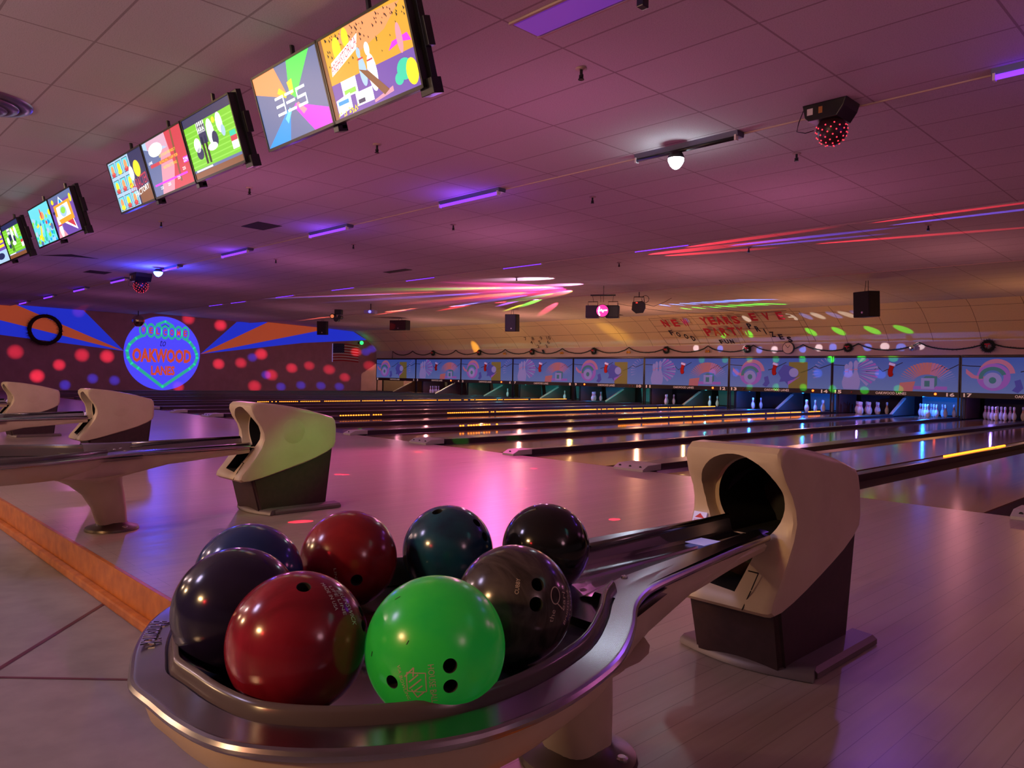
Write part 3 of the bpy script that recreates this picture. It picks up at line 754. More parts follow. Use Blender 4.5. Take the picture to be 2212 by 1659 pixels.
bm = bmesh.new(); box(bm, -.005, .01, -.04, -.01, -.02, FH + .02); obj('hem', bm, M['uvwhite'], t)
wreath(XL + .22, 1.51, 2.46, .56, 'large dark wreath hung on the side wall over the painted rays', 'X', False, 'large wall wreath')

# ------------------------------------------------------------------ ball return
CX, CY = 33.87, -5.5
OUT = [(.035, -.56), (.111, -.559), (.19, -.557), (.271, -.545), (.333, -.519), (.402, -.462), (.455, -.392), (.495, -.315), (.516, -.235), (.517, -.12), (.490, .02), (.449, .134), (.37, .27), (.298, .373), (.25, .47), (.222, .573), (.185, .814), (.15, 1.05), (.125, 1.30)]
OUTL = [(-.06, 1.30), (-.08, 1.05), (-.115, .814), (-.152, .573), (-.18, .47), (-.228, .373), (-.30, .27), (-.375, .134), (-.42, .02), (-.45, -.12), (-.42, -.25), (-.35, -.352), (-.26, -.432), (-.13, -.502), (-.032, -.540)]
def smooth_line(pts, sub=3):
    out = []
    for i in range(len(pts) - 1):
        p0, p1, p2, p3 = pts[max(i - 1, 0)], pts[i], pts[i + 1], pts[min(i + 2, len(pts) - 1)]
        for k in range(sub):
            u = k / sub
            out.append(tuple(.5 * ((2 * b_) + (-a + c) * u + (2 * a - 5 * b_ + 4 * c - d) * u * u + (-a + 3 * b_ - 3 * c + d) * u ** 3) for a, b_, c, d in zip(p0, p1, p2, p3)))
    return out + [pts[-1]]
RING = smooth_line(OUTL + OUT, 3)      # open line: left chute end -> round the bowl -> right chute end
def normals(line):
    ns = []
    for i in range(len(line)):
        a, b_ = line[max(i - 1, 0)], line[min(i + 1, len(line) - 1)]
        d = Vector((b_[0] - a[0], b_[1] - a[1])).normalized(); ns.append(Vector((-d.y, d.x)))  # inwards (line runs counter-clockwise)
    return ns
RN = normals(RING)
def sweep(bm, line, ns, prof, mi=0, closed_prof=False, scale=None):
    rows = []
    for i, (p, n) in enumerate(zip(line, ns)):
        k = scale(p) if scale else 1.0
        rows.append([bm.verts.new((p[0] + n.x * o_ * k, p[1] + n.y * o_ * k, z)) for o_, z in prof])
    for A, B in zip(rows, rows[1:]):
        m_ = len(prof)
        for j in range(m_ if closed_prof else m_ - 1):
            f = bm.faces.new([A[j], A[(j + 1) % m_], B[(j + 1) % m_], B[j]]); f.material_index = mi
    return rows
def in_bowl(p): return p[1] < .40
rootx = 33.87
BR = thing('ball_return', 'nearest ball return rack with a steel rim, holding eight bowling balls', 'ball return', (CX, CY, 0), group='ball return racks')
ksc = lambda p: 1.0 if p[1] < .3 else max(.62, 1 - (p[1] - .3) * .6)
bm = bmesh.new()
sweep(bm, RING, RN, [(.014, .440), (.003, .442), (-.001, .447), (-.0015, .452), (.002, .457), (.007, .4595), (.011, .4595), (.052, .466), (.055, .461), (.058, .459)], scale=ksc)
obj('steel_rim', bm, M['steel'], BR, smooth=True, angle=.45)
# raised bumper only round the bowl
idx = [i for i, p in enumerate(RING) if p[1] < .44]
lineb = [RING[i] for i in idx]; nb = [RN[i] for i in idx]
bm = bmesh.new()
rows = sweep(bm, lineb, nb, [(.056, .455), (.058, .467), (.062, .480), (.067, .4865), (.072, .4865), (.077, .478), (.079, .46), (.080, .42)])
for r in (rows[0], rows[-1]): bm.faces.new(r)
obj('bumper_ring', bm, M['bumper'], BR, smooth=True, angle=1.0)
# cream body under the rim: bowl skirt + chute beam
bm = bmesh.new()
sk = lambda p: [(.016, .441), (.018, .43), (.03, .395), (.075, .36), (.16, .345)]
rows = []
for p, n in zip(RING, RN):
    k = 1.0 if p[1] < .3 else max(.25, 1 - (p[1] - .3) * 1.4)
    dz = 0 if p[1] < .3 else min(1, (p[1] - .3) / 1.0)
    pr = [(.016, .441), (.018, .43), (.026 * k + .004, .395 + .03 * dz), (.075 * k, .352 + .055 * dz), (.16 * k, .340 + .065 * dz)]
    rows.append([bm.verts.new((p[0] + n.x * o_, p[1] + n.y * o_, z)) for o_, z in pr])
for A, B in zip(rows, rows[1:]):
    for j in range(4): bm.faces.new([A[j], A[j + 1], B[j + 1], B[j]])
# underside
half = len(rows) // 2
for i in range(half):
    a, b_ = rows[i][4], rows[i + 1][4]; c, d = rows[-1 - i][4], rows[-2 - i][4]
    try: bm.faces.new([a, b_, d, c])
    except Exception: pass
obj('body_shell', bm, M['cream'], BR, smooth=True, angle=0.9)
# tray floor
bm = bmesh.new()
inner = [(p[0] + n.x * .075, p[1] + n.y * .075, .418) for p, n in zip(lineb, nb)]
bm.faces.new([bm.verts.new(p) for p in inner])
ext = [(p[0] + n.x * .075, p[1] + n.y * .075, .405) for p, n in zip(lineb, nb)]
bm.faces.new([bm.verts.new(p) for p in ext][::-1])
obj('tray', bm, mat('tray_steel', (0.30, 0.26, 0.32), .2, .9), BR)
bm = bmesh.new(); poly(bm, [(-.25, .26, .4385), (.32, .26, .4385), (.22, .60, .4395), (-.15, .60, .4395)]); poly(bm, [(-.15, .60, .425), (.22, .60, .425), (.32, .26, .422), (-.25, .26, .422)]); obj('neck_plate', bm, M['steel'], BR)
# centre plate with ribbed air grille
bm = bmesh.new(); prism(bm, [(-.12, -.16), (.12, -.16), (.13, .18), (-.11, .18)], 'Z', .418, .428, bev=.004); obj('centre_plate', bm, mat('centre_plate_red', (.14, .04, .05), .18, .3), BR)
for k in range(7):
    bm = bmesh.new(); a = -.07 + k * .022; box(bm, .0, .115, a - .12, a - .112, .428, .434); obj('grille_bar', bm, M['white'], BR)
# chute surfaces: lofted section from the neck to the hood
bm = bmesh.new()
RC = [p for p in smooth_line(OUT, 3) if p[1] > .36]; rows = []
for p in RC:
    hw = p[0] - .035; z = .0
    sec = [(.93, .459), (.80, .462), (.55, .463), (.52, .450), (.47, .448), (.42, .446), (.38, .440), (.05, .437), (.02, .442), (-.02, .442), (-.05, .437), (-.42, .44), (-.50, .448), (-.55, .466), (-.62, .488), (-.80, .492), (-.88, .484), (-.93, .462)]
    rows.append([bm.verts.new((.035 + s * hw, p[1], zz + (p[1] - .4) * .012)) for s, zz in sec])
for A, B in zip(rows, rows[1:]):
    for j in range(len(A) - 1): bm.faces.new([A[j], A[j + 1], B[j + 1], B[j]])
obj('chute', bm, M['steel'], BR, smooth=True, angle=0.5)
bm = bmesh.new(); ring_ = [(.035 - .56 * (.185 - .035 - .02 * k), y, .4925 + (y - .4) * .012) for k, y in ((0, .62), (1, .9), (2, 1.27))]
tube(bm, [(-.045, .62, .49), (-.03, .95, .497), (-.02, 1.29, .502)], .009, 8); obj('side_rail', bm, M['steeldark'], BR, smooth=True)
for sx_, sy_ in ((.15, .52), (-.02, .55), (.03, .50)):
    bm = bmesh.new(); sphere(bm, .009, (sx_, sy_, .466), 10, sz=.4); obj('screw', bm, M['chrome'], BR, smooth=True)
# small paper card lying in the chute
bm = bmesh.new(); box(bm, -.012, .055, 1.03, 1.12, .452, .4535); CARD = obj('card', bm, M['uvwhite'], None); CARD.location = (CX, CY, 0)
tag(CARD, 'small pale card lying in the chute of the nearest ball return', 'card')
# beam between body and hood
TZ = lambda y: .410 if y < .3 else .436
bm = bmesh.new()
rows = []
for y, zb_, hw in ((.12, .345, .34), (.25, .325, .29), (.36, .305, .245), (.45, .32, .205), (.55, .338, .178), (.80, .382, .140), (1.05, .41, .108), (1.20, .425, .088)):
    rows.append([bm.verts.new((.035 + s * hw * e, y, z)) for s, e, z in ((-1, 1, TZ(y)), (-1, .985, zb_ + .012), (-1, .93, zb_), (1, .93, zb_), (1, .985, zb_ + .012), (1, 1, TZ(y)))])
for A, B in zip(rows, rows[1:]):
    for j in range(6): bm.faces.new([A[j], A[(j + 1) % 6], B[(j + 1) % 6], B[j]])
bm.faces.new(rows[0]); bm.faces.new(rows[-1][::-1])
obj('chute_beam', bm, M['cream'], BR, smooth=True, angle=0.6)
# flared pedestal
bm = bmesh.new(); rings = []
for z, rx, ry, cx, cy in ((.345, .30, .26, .02, .28), (.335, .25, .22, .02, .30), (.31, .18, .17, .03, .36), (.27, .130, .135, .035, .40), (.21, .102, .108, .04, .44), (.13, .088, .090, .04, .47), (.02, .076, .078, .04, .49)):
    rings.append([bm.verts.new((cx + rx * math.copysign(abs(math.cos(a)) ** .75, math.cos(a)), cy + ry * math.copysign(abs(math.sin(a)) ** .75, math.sin(a)), z)) for a in [2 * PI * i / 28 for i in range(28)]])
for A, B in zip(rings, rings[1:]):
    for i in range(28): bm.faces.new([A[i], A[(i + 1) % 28], B[(i + 1) % 28], B[i]])
obj('pedestal', bm, M['cream'], BR, smooth=True)
bm = bmesh.new()
rings = [[bm.verts.new((.04 + r * .80 * math.cos(2 * PI * i / 32), .49 + r * .76 * math.sin(2 * PI * i / 32), z)) for i in range(32)] for r, z in ((.19, .002), (.185, .014), (.12, .03), (.10, .045))]
for A, B in zip(rings, rings[1:]):
    for i in range(32): bm.faces.new([A[i], A[(i + 1) % 32], B[(i + 1) % 32], B[i]])
bm.faces.new(rings[0]); bm.faces.new(rings[-1])
obj('foot_plate', bm, M['footmetal'], BR, smooth=True, angle=.6)
for bx_, by_ in ((.15, .525), (-.065, .455)):
    bm = bmesh.new(); capped(bm, [(.016, .012), (.016, .026), (.010, .03)], n=10, c=(bx_, by_, 0)); obj('bolt', bm, M['chrome'], BR)
# embossed maker's script on the rim
bm = bmesh.new()
def rimpt(s, o_, z):    # point on rim by arc length
    L_ = 0
    for i in range(len(RING) - 1):
        a, b_ = Vector(RING[i]), Vector(RING[i + 1]); d = (b_ - a).length
        if L_ + d >= s:
            u = (s - L_) / d; p = a.lerp(b_, u); n = RN[i].lerp(RN[i + 1], u); return Vector((p.x + n.x * o_, p.y + n.y * o_, z))
        L_ += d
    return Vector((*RING[-1], z))
tot = sum((Vector(a) - Vector(b_)).length for a, b_ in zip(RING, RING[1:]))
s0 = None; L_ = 0
for a, b_ in zip(RING, RING[1:]):
    if a[1] < -.3 and a[0] > -.235 and s0 is None: s0 = L_
    L_ += (Vector(a) - Vector(b_)).length
fit_text(bm, 'Brunswick', .135, .034, lambda x, y: rimpt(s0 + .05 + x, .028 + y, .4655), shear=.3)
r = bmesh.ops.extrude_face_region(bm, geom=list(bm.faces)); bmesh.ops.translate(bm, vec=(0, 0, .0022), verts=[e for e in r['geom'] if isinstance(e, bmesh.types.BMVert)])
obj('embossed_script', bm, M['steel'], BR)
dup(BR, (CX - 3.62, CY, 0), 'empty ball return rack at the left, second from the camera')
dup(BR, (CX - 7.19, CY, 0), 'ball return rack at the left edge, third from the camera')
dup(BR, (CX - 10.8, CY, 0), 'farthest ball return rack, left of the third hood')

# ------------------------------------------------------------------ ball lift hoods
def build_hood():
    t = thing('ball_lift_hood', 'nearest cream ball lift hood with a dark round opening', 'ball lift hood', (33.86, -3.9, 0), group='ball lift hoods')
    side = [(-.322, .690), (-.300, .640), (-.262, .585), (-.245, .540), (-.243, .495), (-.262, .440), (-.300, .380), (-.345, .320), (-.392, .262), (-.398, .238), (-.380, .224), (-.33, .225),
            (-.25, .240), (-.16, .262), (-.05, .290), (.06, .320), (.16, .353), (.25, .392), (.300, .425), (.312, .46), (.316, .56), (.310, .608), (.290, .632), (.21, .655), (.10, .684), (-.02, .708), (-.14, .727), (-.25, .738), (-.30, .735), (-.320, .718)]
    bm = bmesh.new()
    N = len(side); cols = []
    # cross-section across X with rounded shoulders
    xs = [(-1.0, .030), (-.985, .012), (-.94, .003), (-.85, 0), (-.4, 0), (0, 0), (.4, 0), (.85, 0), (.94, .003), (.985, .012), (1.0, .030)]
    cen = Vector((-.03, .47))
    for xf, ins in xs:
        row = []
        for (y, z) in side:
            hw = .191 - (.022 * max(0, (z - .50) / .23)) - (.012 * max(0, (y + .1) / .4))
            v = Vector((y, z)); d = (cen - v).normalized(); v = v + d * ins
            row.append(bm.verts.new((xf * hw, v.x, v.y)))
        cols.append(row)
    for A, B in zip(cols, cols[1:]):
        for i in range(N): bm.faces.new([A[i], A[(i + 1) % N], B[(i + 1) % N], B[i]])
    bm.faces.new(cols[0]); bm.faces.new(cols[-1][::-1])
    shell = obj('shell', bm, [M['cream'], M['black']], t, smooth=True)
    bpy.context.view_layer.update()
    def cutbox(fn, m_):
        c = bmesh.new(); fn(c)
        me = bpy.data.meshes.new('c'); bmesh.ops.recalc_face_normals(c, faces=c.faces); c.to_mesh(me); c.free(); me.materials.append(m_)
        co = bpy.data.objects.new('c', me); COL.objects.link(co); co.matrix_world = t.matrix_world
        md = shell.modifiers.new('b', 'BOOLEAN'); md.object = co; md.solver = 'EXACT'; md.material_mode = 'TRANSFER'
        bpy.context.view_layer.update()
        dg = bpy.context.evaluated_depsgraph_get(); new = bpy.data.meshes.new_from_object(shell.evaluated_get(dg)); shell.modifiers.clear(); shell.data = new
        bpy.data.objects.remove(co)
    # shallow flared recess round the opening
    def rec(c):
        prof = [(.150, -.45), (.150, -.268), (.136, -.215), (.134, -.2)]
        capped(c, prof, n=40, c=(.010, 0, .557), axis='Y')
    cutbox(rec, M['cream'])
    def hole(c):
        # round ball opening whose sides run down to the chute
        pts = []
        for i in range(33):
            a = math.radians(-38 + i * (256 / 32)); pts.append((.018 + .127 * math.cos(a), .562 + .127 * math.sin(a)))
        pts += [(-.062, .455), (-.055, .432), (.105, .432), (.112, .455)]
        prism(c, pts, 'Y', -.5, .12)
    cutbox(hole, M['black'])
    def slot(c): prism(c, [(-.07, .425), (-.09, .292), (.058, .280), (.085, .425)], 'Y', -.5, -.12)
    cutbox(slot, M['black'])
    for p in shell.data.polygons: p.use_smooth = True
    try: shell.data.set_sharp_from_angle(angle=0.6)
    except Exception: pass
    # round dimples on the cheeks
    from mathutils.bvhtree import BVHTree
    tb = bmesh.new(); tb.from_mesh(shell.data); bvh = BVHTree.FromBMesh(tb); tb.free()
    for s in (1, -1):
        bm = bmesh.new(); lathe(bm, [(.090, -.0004), (.080, .0003), (.068, .0013), (.056, .0019), (.040, .0012), (.020, .0004), (.0005, .0003)], n=32, axis='X')
        for v in bm.verts:
            y, z, h = v.co.y - .02, v.co.z + .545, v.co.x
            hit = bvh.ray_cast(Vector((s * .5, y, z)), Vector((-s, 0, 0)))[0]
            v.co = Vector(((hit.x if hit else s * .184) + s * h, y, z))
        obj('cheek_boss', bm, M['cream'], t, smooth=True)
    # panel seams on the lower front
    bm = bmesh.new()
    for a, b_ in (((.085, -.343, .345), (.118, -.340, .343)), ((.118, -.3405, .343), (.112, -.372, .295)), ((.112, -.374, .293), (.098, -.401, .235))):
        tube(bm, [a, b_], .0022, 4)
    obj('panel_seam', bm, M['black'], t)
    # base
    bm = bmesh.new()
    low = [(-.160, -.255), (.160, -.245), (.160, .25), (-.160, .25)]; up = [(-.166, -.31), (.168, -.31), (.170, .295), (-.166, .295)]
    A = [bm.verts.new((x, y, .02)) for x, y in low]
    zs = [.25, .25, .45, .45]
    B = [bm.verts.new((x, y, z)) for (x, y), z in zip(up, zs)]
    bm.faces.new(A[::-1]); bm.faces.new(B)
    for i in range(4): bm.faces.new([A[i], A[(i + 1) % 4], B[(i + 1) % 4], B[i]])
    bmesh.ops.bevel(bm, geom=[e for e in bm.edges if abs(e.verts[0].co.z - e.verts[1].co.z) > .1], offset=.018, segments=3, affect='EDGES')
    obj('base_cabinet', bm, M['brown'], t, smooth=True, angle=.7)
    # scuff rail round the foot
    bm = bmesh.new(); N = 14
    outer = [(-.245 + .49 * i / N, -.205 - .055 * math.sin(PI * i / N) - .01) for i in range(N + 1)]
    inner_ = [(x * .9, y + .075) for x, y in outer]
    for (z0, ins) in ((.0, 0),):
        A = [bm.verts.new((x, y, .003)) for x, y in outer]; B = [bm.verts.new((x, y + .004, .020)) for x, y in outer]; C = [bm.verts.new((x * .97, y + .018, .034)) for x, y in outer]; D = [bm.verts.new((x, y, .038)) for x, y in inner_]
        for R0, R1 in ((A, B), (B, C), (C, D)):
            for i in range(N): bm.faces.new([R0[i], R0[i + 1], R1[i + 1], R1[i]])
        for i0 in (0, N): bm.faces.new([A[i0], B[i0], C[i0], D[i0], bm.verts.new((inner_[i0][0], inner_[i0][1], .003))])
    obj('front_scuff_rail', bm, M['base'], t, smooth=True, angle=.8)
    for s in (1, -1):
        bm = bmesh.new(); prism(bm, [(s * .150, .003), (s * .238, .003), (s * .238, .020), (s * .222, .032), (s * .150, .038)], 'Y', -.17, .32, bev=.002); obj('side_scuff_rail', bm, M['base'], t)
    # warning sticker on the front left cheek
    st = obj('warning_sticker', (lambda b: (poly(b, [(-.026, 0, -.031), (.026, 0, -.031), (.026, 0, .031), (-.026, 0, .031)]), b)[1])(bmesh.new()), M['uvwhite'], t)
    st.location = (-.147, -.263, .460); st.rotation_euler = (-.33, 0, -.03)
    bm = bmesh.new(); poly(bm, [(-.019, -.0006, .010), (.019, -.0006, .010), (0, -.0006, .026)]); obj('triangle', bm, M['red'], st)
    bm = bmesh.new()
    for wd, z, h, w in (('WARNING', 0.001, .009, .042), ('KEEP HANDS OUT', -.012, .005, .042), ('TO AVOID INJURY', -.021, .005, .040)): fit_text(bm, wd, w, h, lambda a, b_, z=z: (a, -.0006, z + b_))
    obj('warning_text', bm, M['red'], st)
    return t
HD = build_hood()
dup(HD, (33.86 - 3.62, -3.9, 0), 'cream ball lift hood seen side on, second from the camera, tinted green')
dup(HD, (33.86 - 7.19, -3.9, 0), 'third cream ball lift hood, left of the round sign')
dup(HD, (33.86 - 10.8, -3.9, 0), 'farthest cream ball lift hood, cut by the left edge')

# ------------------------------------------------------------------ bowling balls
BRAD = .1065
def camdir(p):
    return (Vector((35.14257, -6.45871, 0.94244)) - Vector(p)).normalized()
Mc = SC.camera.matrix_world.to_3x3()
CAMR, CAMU = Mc.col[0], Mc.col[1]
def ball_mat(name, c1, c2, scale, rough, lo=.35, hi=.65, stretch=(1, 1, 1), emit=None, es=0):
    m = mat(name, c1, rough, emit=emit, es=es); nt = m.node_tree; b = nt.nodes['Principled BSDF']
    tc = nt.nodes.new('ShaderNodeTexCoord'); mp = nt.nodes.new('ShaderNodeMapping'); mp.inputs['Scale'].default_value = stretch; mp.inputs['Rotation'].default_value = (.5, .4, .3)
    n = nt.nodes.new('ShaderNodeTexNoise'); n.inputs['Scale'].default_value = scale; n.inputs['Detail'].default_value = 4; n.inputs['Distortion'].default_value = 1.2
    r = nt.nodes.new('ShaderNodeValToRGB'); r.color_ramp.elements[0].position = lo; r.color_ramp.elements[1].position = hi
    r.color_ramp.elements[0].color = (*c1, 1); r.color_ramp.elements[1].color = (*c2, 1)
    nt.links.new(tc.outputs['Object'], mp.inputs[0]); nt.links.new(mp.outputs[0], n.inputs['Vector']); nt.links.new(n.outputs['Fac'], r.inputs['Fac']); nt.links.new(r.outputs[0], b.inputs['Base Color'])
    return m
M['engr'] = mat('engraving_pale', (.55, .42, .34), .6)
M['engw'] = mat('engraving_white', (.65, .62, .62), .6)
def ball(loc, lab, m, pxr, holes, marks=(), engr=None):
    """holes, marks are (dx, dy) on the visible disc, in fractions of the radius seen from the photo side"""
    loc = (loc[0], loc[1], .421 + BRAD - .0004)
    o_c = Vector(loc); f = camdir(loc)
    r_ = CAMR - f * CAMR.dot(f); r_.normalize(); u_ = f.cross(r_).normalized()
    if u_.dot(CAMU) < 0: u_ = -u_
    def D(dx, dy):
        z = math.sqrt(max(0, 1 - dx * dx - dy * dy)); return (r_ * dx + u_ * dy + f * z).normalized()
    t = thing('bowling_ball', lab, 'bowling ball', loc, group='balls on the nearest rack')
    bm = bmesh.new(); bmesh.ops.create_icosphere(bm, subdivisions=5, radius=BRAD)
    body = obj('shell', bm, [m, M['black']], t, smooth=True)
    if holes:
        cb = bmesh.new()
        for dx, dy, hr in holes:
            d = D(dx, dy); q_ = d.to_track_quat('Z', 'Y').to_matrix().to_4x4(); rr = BRAD * hr
            tmp = bmesh.new(); capped(tmp, [(rr, BRAD * .62), (rr, BRAD * .985), (rr * 1.12, BRAD * 1.001), (rr * 1.12, BRAD * 1.1)], n=24)
            bmesh.ops.transform(tmp, matrix=q_, verts=tmp.verts)
            vm = {v: cb.verts.new(v.co) for v in tmp.verts}
            for fc in tmp.faces: cb.faces.new([vm[v] for v in fc.verts])
            tmp.free()
        me = bpy.data.meshes.new('c'); bmesh.ops.recalc_face_normals(cb, faces=cb.faces); cb.to_mesh(me); cb.free(); me.materials.append(M['black'])
        co = bpy.data.objects.new('c', me); COL.objects.link(co); co.location = loc
        bpy.context.view_layer.update()
        md = body.modifiers.new('b', 'BOOLEAN'); md.object = co; md.solver = 'EXACT'; md.material_mode = 'TRANSFER'
        dg = bpy.context.evaluated_depsgraph_get(); new = bpy.data.meshes.new_from_object(body.evaluated_get(dg)); body.modifiers.clear(); body.data = new
        for p in new.polygons: p.use_smooth = True
        try: new.set_sharp_from_angle(angle=0.5)
        except Exception: pass
        bpy.data.objects.remove(co)
    for mk in marks:
        bm = bmesh.new(); ang = math.radians(mk.get('rot', 90)); ca, sa = math.cos(ang), math.sin(ang)
        cd = D(*mk['at']); ax = (r_ * ca + u_ * sa); ax = (ax - cd * ax.dot(cd)).normalized(); ay = cd.cross(ax).normalized()
        if mk.get('flip'): ay = -ay
        fn = lambda x, y: tuple((cd + ax * x + ay * y).normalized() * (BRAD + .00035))
        if 'text' in mk: fit_text(bm, mk['text'], mk['w'], mk['h'], fn, shear=mk.get('shear', 0))
        if 'line' in mk:
            for ln in mk['line']:
                for a, b_ in zip(ln, ln[1:]):
                    a, b_ = Vector(a), Vector(b_); d = (b_ - a).normalized(); s = Vector((-d.y, d.x)) * mk.get('lw', .008); m_ = max(1, int((b_ - a).length / .035))
                    for q_ in range(m_):
                        e0, e1 = a.lerp(b_, q_ / m_), a.lerp(b_, (q_ + 1) / m_); poly(bm, [fn(*(e0 + s)), fn(*(e1 + s)), fn(*(e1 - s)), fn(*(e0 - s))])
        obj('engraving' if 'text' in mk else 'emblem', bm, mk.get('m', engr or M['engr']), t)
    return t
circ = lambda cx, cy, rx, ry, n=24: [(cx + rx * math.cos(2 * PI * i / n), cy + ry * math.sin(2 * PI * i / n)) for i in range(n + 1)]
# green ball
gsq = [[(-.13, -.13), (.13, -.13), (.13, .13), (-.13, .13), (-.13, -.13)]]
gz = [[(-.16, .07), (-.03, .20), (-.04, .08)], [(-.07, -.10), (.0, -.22), (.10, -.13)], [(-.10, .0), (.03, .11)], [(-.10, -.09), (.07, .05)], [(-.04, -.13), (.08, -.04)]]
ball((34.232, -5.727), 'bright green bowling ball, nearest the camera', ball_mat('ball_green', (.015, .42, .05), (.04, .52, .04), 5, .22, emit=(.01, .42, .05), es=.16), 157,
     [(.20, -.235, .090), (.215, -.49, .092), (-.56, -.44, .088)],
     [dict(text='HOUSE BALL', at=(-.02, -.47), rot=-84, w=.56, h=.085), dict(text='VIA BOWLING', at=(-.41, -.45), rot=-82, w=.50, h=.05),
      dict(line=gsq, at=(-.235, -.44), rot=5, lw=.007), dict(line=gz, at=(-.235, -.44), rot=5, lw=.009),
      dict(line=[[(0, 0), (.09, .01)]], at=(-.58, .62), rot=0, lw=.008, m=M['black']), dict(line=[[(0, 0), (.02, .07)]], at=(-.86, -.12), rot=0, lw=.009, m=M['black']), dict(line=[[(0, 0), (.03, .05)]], at=(-.38, .03), rot=0, lw=.006, m=M['black'])])
ball((34.076, -5.873), 'dark red marbled bowling ball at the front, left of the green one', ball_mat('ball_wine', (.17, .006, .018), (.30, .014, .035), 5, .16, stretch=(2.2, .8, 1.2)), 147,
     [(.02, .73, .095), (.86, .42, .08), (.90, .22, .08)],
     [dict(text='BRUNSWICK', at=(.65, .48), rot=-74, w=.58, h=.09, shear=.3, m=M['engw']), dict(text='MADE IN USA', at=(.39, .62), rot=-80, w=.50, h=.06, m=M['engw']), dict(text='LIFE LINE', at=(.51, .57), rot=-80, w=.5, h=.06, m=M['engw'])])
ball((33.862, -5.874), 'very dark navy bowling ball at the left front of the rack', ball_mat('ball_navy', (.012, .008, .035), (.02, .015, .06), 4, .15), 132, [])
ball((33.672, -5.762), 'blue bowling ball at the far left behind the navy one', ball_mat('ball_blue', (.010, .025, .13), (.018, .045, .20), 4, .15), 117, [])
ball((33.668, -5.526), 'red bowling ball in the back row, with one finger hole low on it', ball_mat('ball_red', (.26, .012, .018), (.19, .008, .016), 7, .18), 107, [(.17, -.42, .115)],
     [dict(text='SPORT', at=(-.55, -.45), rot=-80, w=.32, h=.06), dict(text='LINE', at=(-.24, -.32), rot=-84, w=.28, h=.05), dict(line=[circ(0, 0, .035, .035)], at=(-.32, -.52), lw=.03, m=M['engw'])])
ball((33.747, -5.305), 'dark teal blue marbled bowling ball in the middle of the back row', ball_mat('ball_teal', (.008, .02, .06), (.012, .10, .16), 5, .17, .3, .75), 102, [(-.25, .84, .11), (.62, .60, .10), (.80, .30, .10)])
ball((33.872, -5.100), 'glossy black bowling ball at the right of the back row', ball_mat('ball_black', (.006, .005, .006), (.010, .009, .012), 4, .12), 102, [])
ball((34.153, -5.483), 'dark grey streaked bowling ball with pale lettering at the right front', ball_mat('ball_grey', (.030, .022, .022), (.085, .065, .065), 9, .17, .35, .7, stretch=(.7, 4.5, 1.6)), 128,
     [(.39, .31, .105), (.36, .0, .110)],
     [dict(text='CUBBY', at=(.06, .28), rot=82, w=.26, h=.065), dict(text='the', at=(.62, -.18), rot=75, w=.20, h=.09), dict(text='earl', at=(.82, .05), rot=72, w=.30, h=.09),
      dict(line=[circ(0, 0, .14, .10)], at=(.68, .14), rot=72, lw=.009), dict(line=[[(0, 0), (-.06, -.16)]], at=(.70, .02), rot=72, lw=.009),
      dict(text='Brunswick', at=(.885, -.04), rot=70, w=.60, h=.08, shear=.3), dict(text='OY 2 3 1 7 2', at=(.95, -.02), rot=68, w=.5, h=.05)])

# ------------------------------------------------------------------ ceiling fixtures
# ultraviolet battens in the first row
tmpl = None
def batten(x, y, z, lab, lit=True, L_=1.22):
    t = thing('blacklight_batten', lab, 'light fixture', (x, y, z), group='ultraviolet battens')
    bm = bmesh.new(); prism(bm, [(-.07, 0), (-.055, -.05), (.055, -.05), (.07, 0)], 'X', 0, L_, bev=.003); obj('housing', bm, M['housing'], t)
    bm = bmesh.new(); capped(bm, [(.02, .03), (.02, L_ - .03)], n=12, axis='X', c=(0, -.05, -.068)); obj('tube', bm, M['uvtube'] if lit else M['blackgloss'], t, smooth=True)
    for e in (.012, L_ - .03):
        bm = bmesh.new(); box(bm, e, e + .018, -.075, -.025, -.095, -.04); obj('lamp_holder', bm, M['white'], t)
    return t
wordn = {2: 'at the right edge of the photo', 0: 'nearest lit one, above the word PARTY side of the room', -1: 'second lit one from the right group', -2: 'third lit one going left', -3: 'fourth lit one going left',
         -4: 'lit one behind the dark box with red dots', -5: 'lit one left of the dark box with red dots', -6: 'second from the left wall', -7: 'lit one nearest the left wall'}
for k in (2, 0, -1, -2, -3, -4, -5, -6, -7):
    batten(26.77 + 3.57 * k - (.45 if k == 2 else 0), .24, 3.35, 'ultraviolet ceiling batten, ' + {0: 'longest lit one near the middle'}.get(k, wordn[k]))
    if k > -4: lamp('uv_glow', 'POINT', (26.77 + 3.57 * k + .6, .1, 3.0), (.22, .06, 1), 7, size=.03)
batten(30.12, .24, 3.35, 'unlit ceiling batten behind the dazzling white party bulb', False)
for k, x in enumerate((26.39, 22.8, 19.2, 15.6, 12.2, 11.06 - 2.2, 7.0)):
    batten(x, 5.215, 3.405, 'ultraviolet batten on the second ceiling step, %s' % ['first from the right', 'second from the right', 'third from the right', 'fourth from the right', 'fifth from the right', 'sixth from the right', 'last one by the side wall'][k])
# recessed fixture with violet lens
t = thing('ceiling_troffer', 'recessed ceiling light with a dim violet prismatic lens', 'light fixture', (31.36, -2.72, 3.35), group='ceiling troffer')
bm = bmesh.new(); prism(bm, [(-.13, 0), (-.115, -.012), (.115, -.012), (.13, 0)], 'X', 0, 1.3); obj('lens', bm, M['uvlens'], t)
bm = bmesh.new()
for y in (-.15, .13): box(bm, -.02, 1.32, y, y + .02, -.014, 0)
obj('frame', bm, M['wallpale'], t)
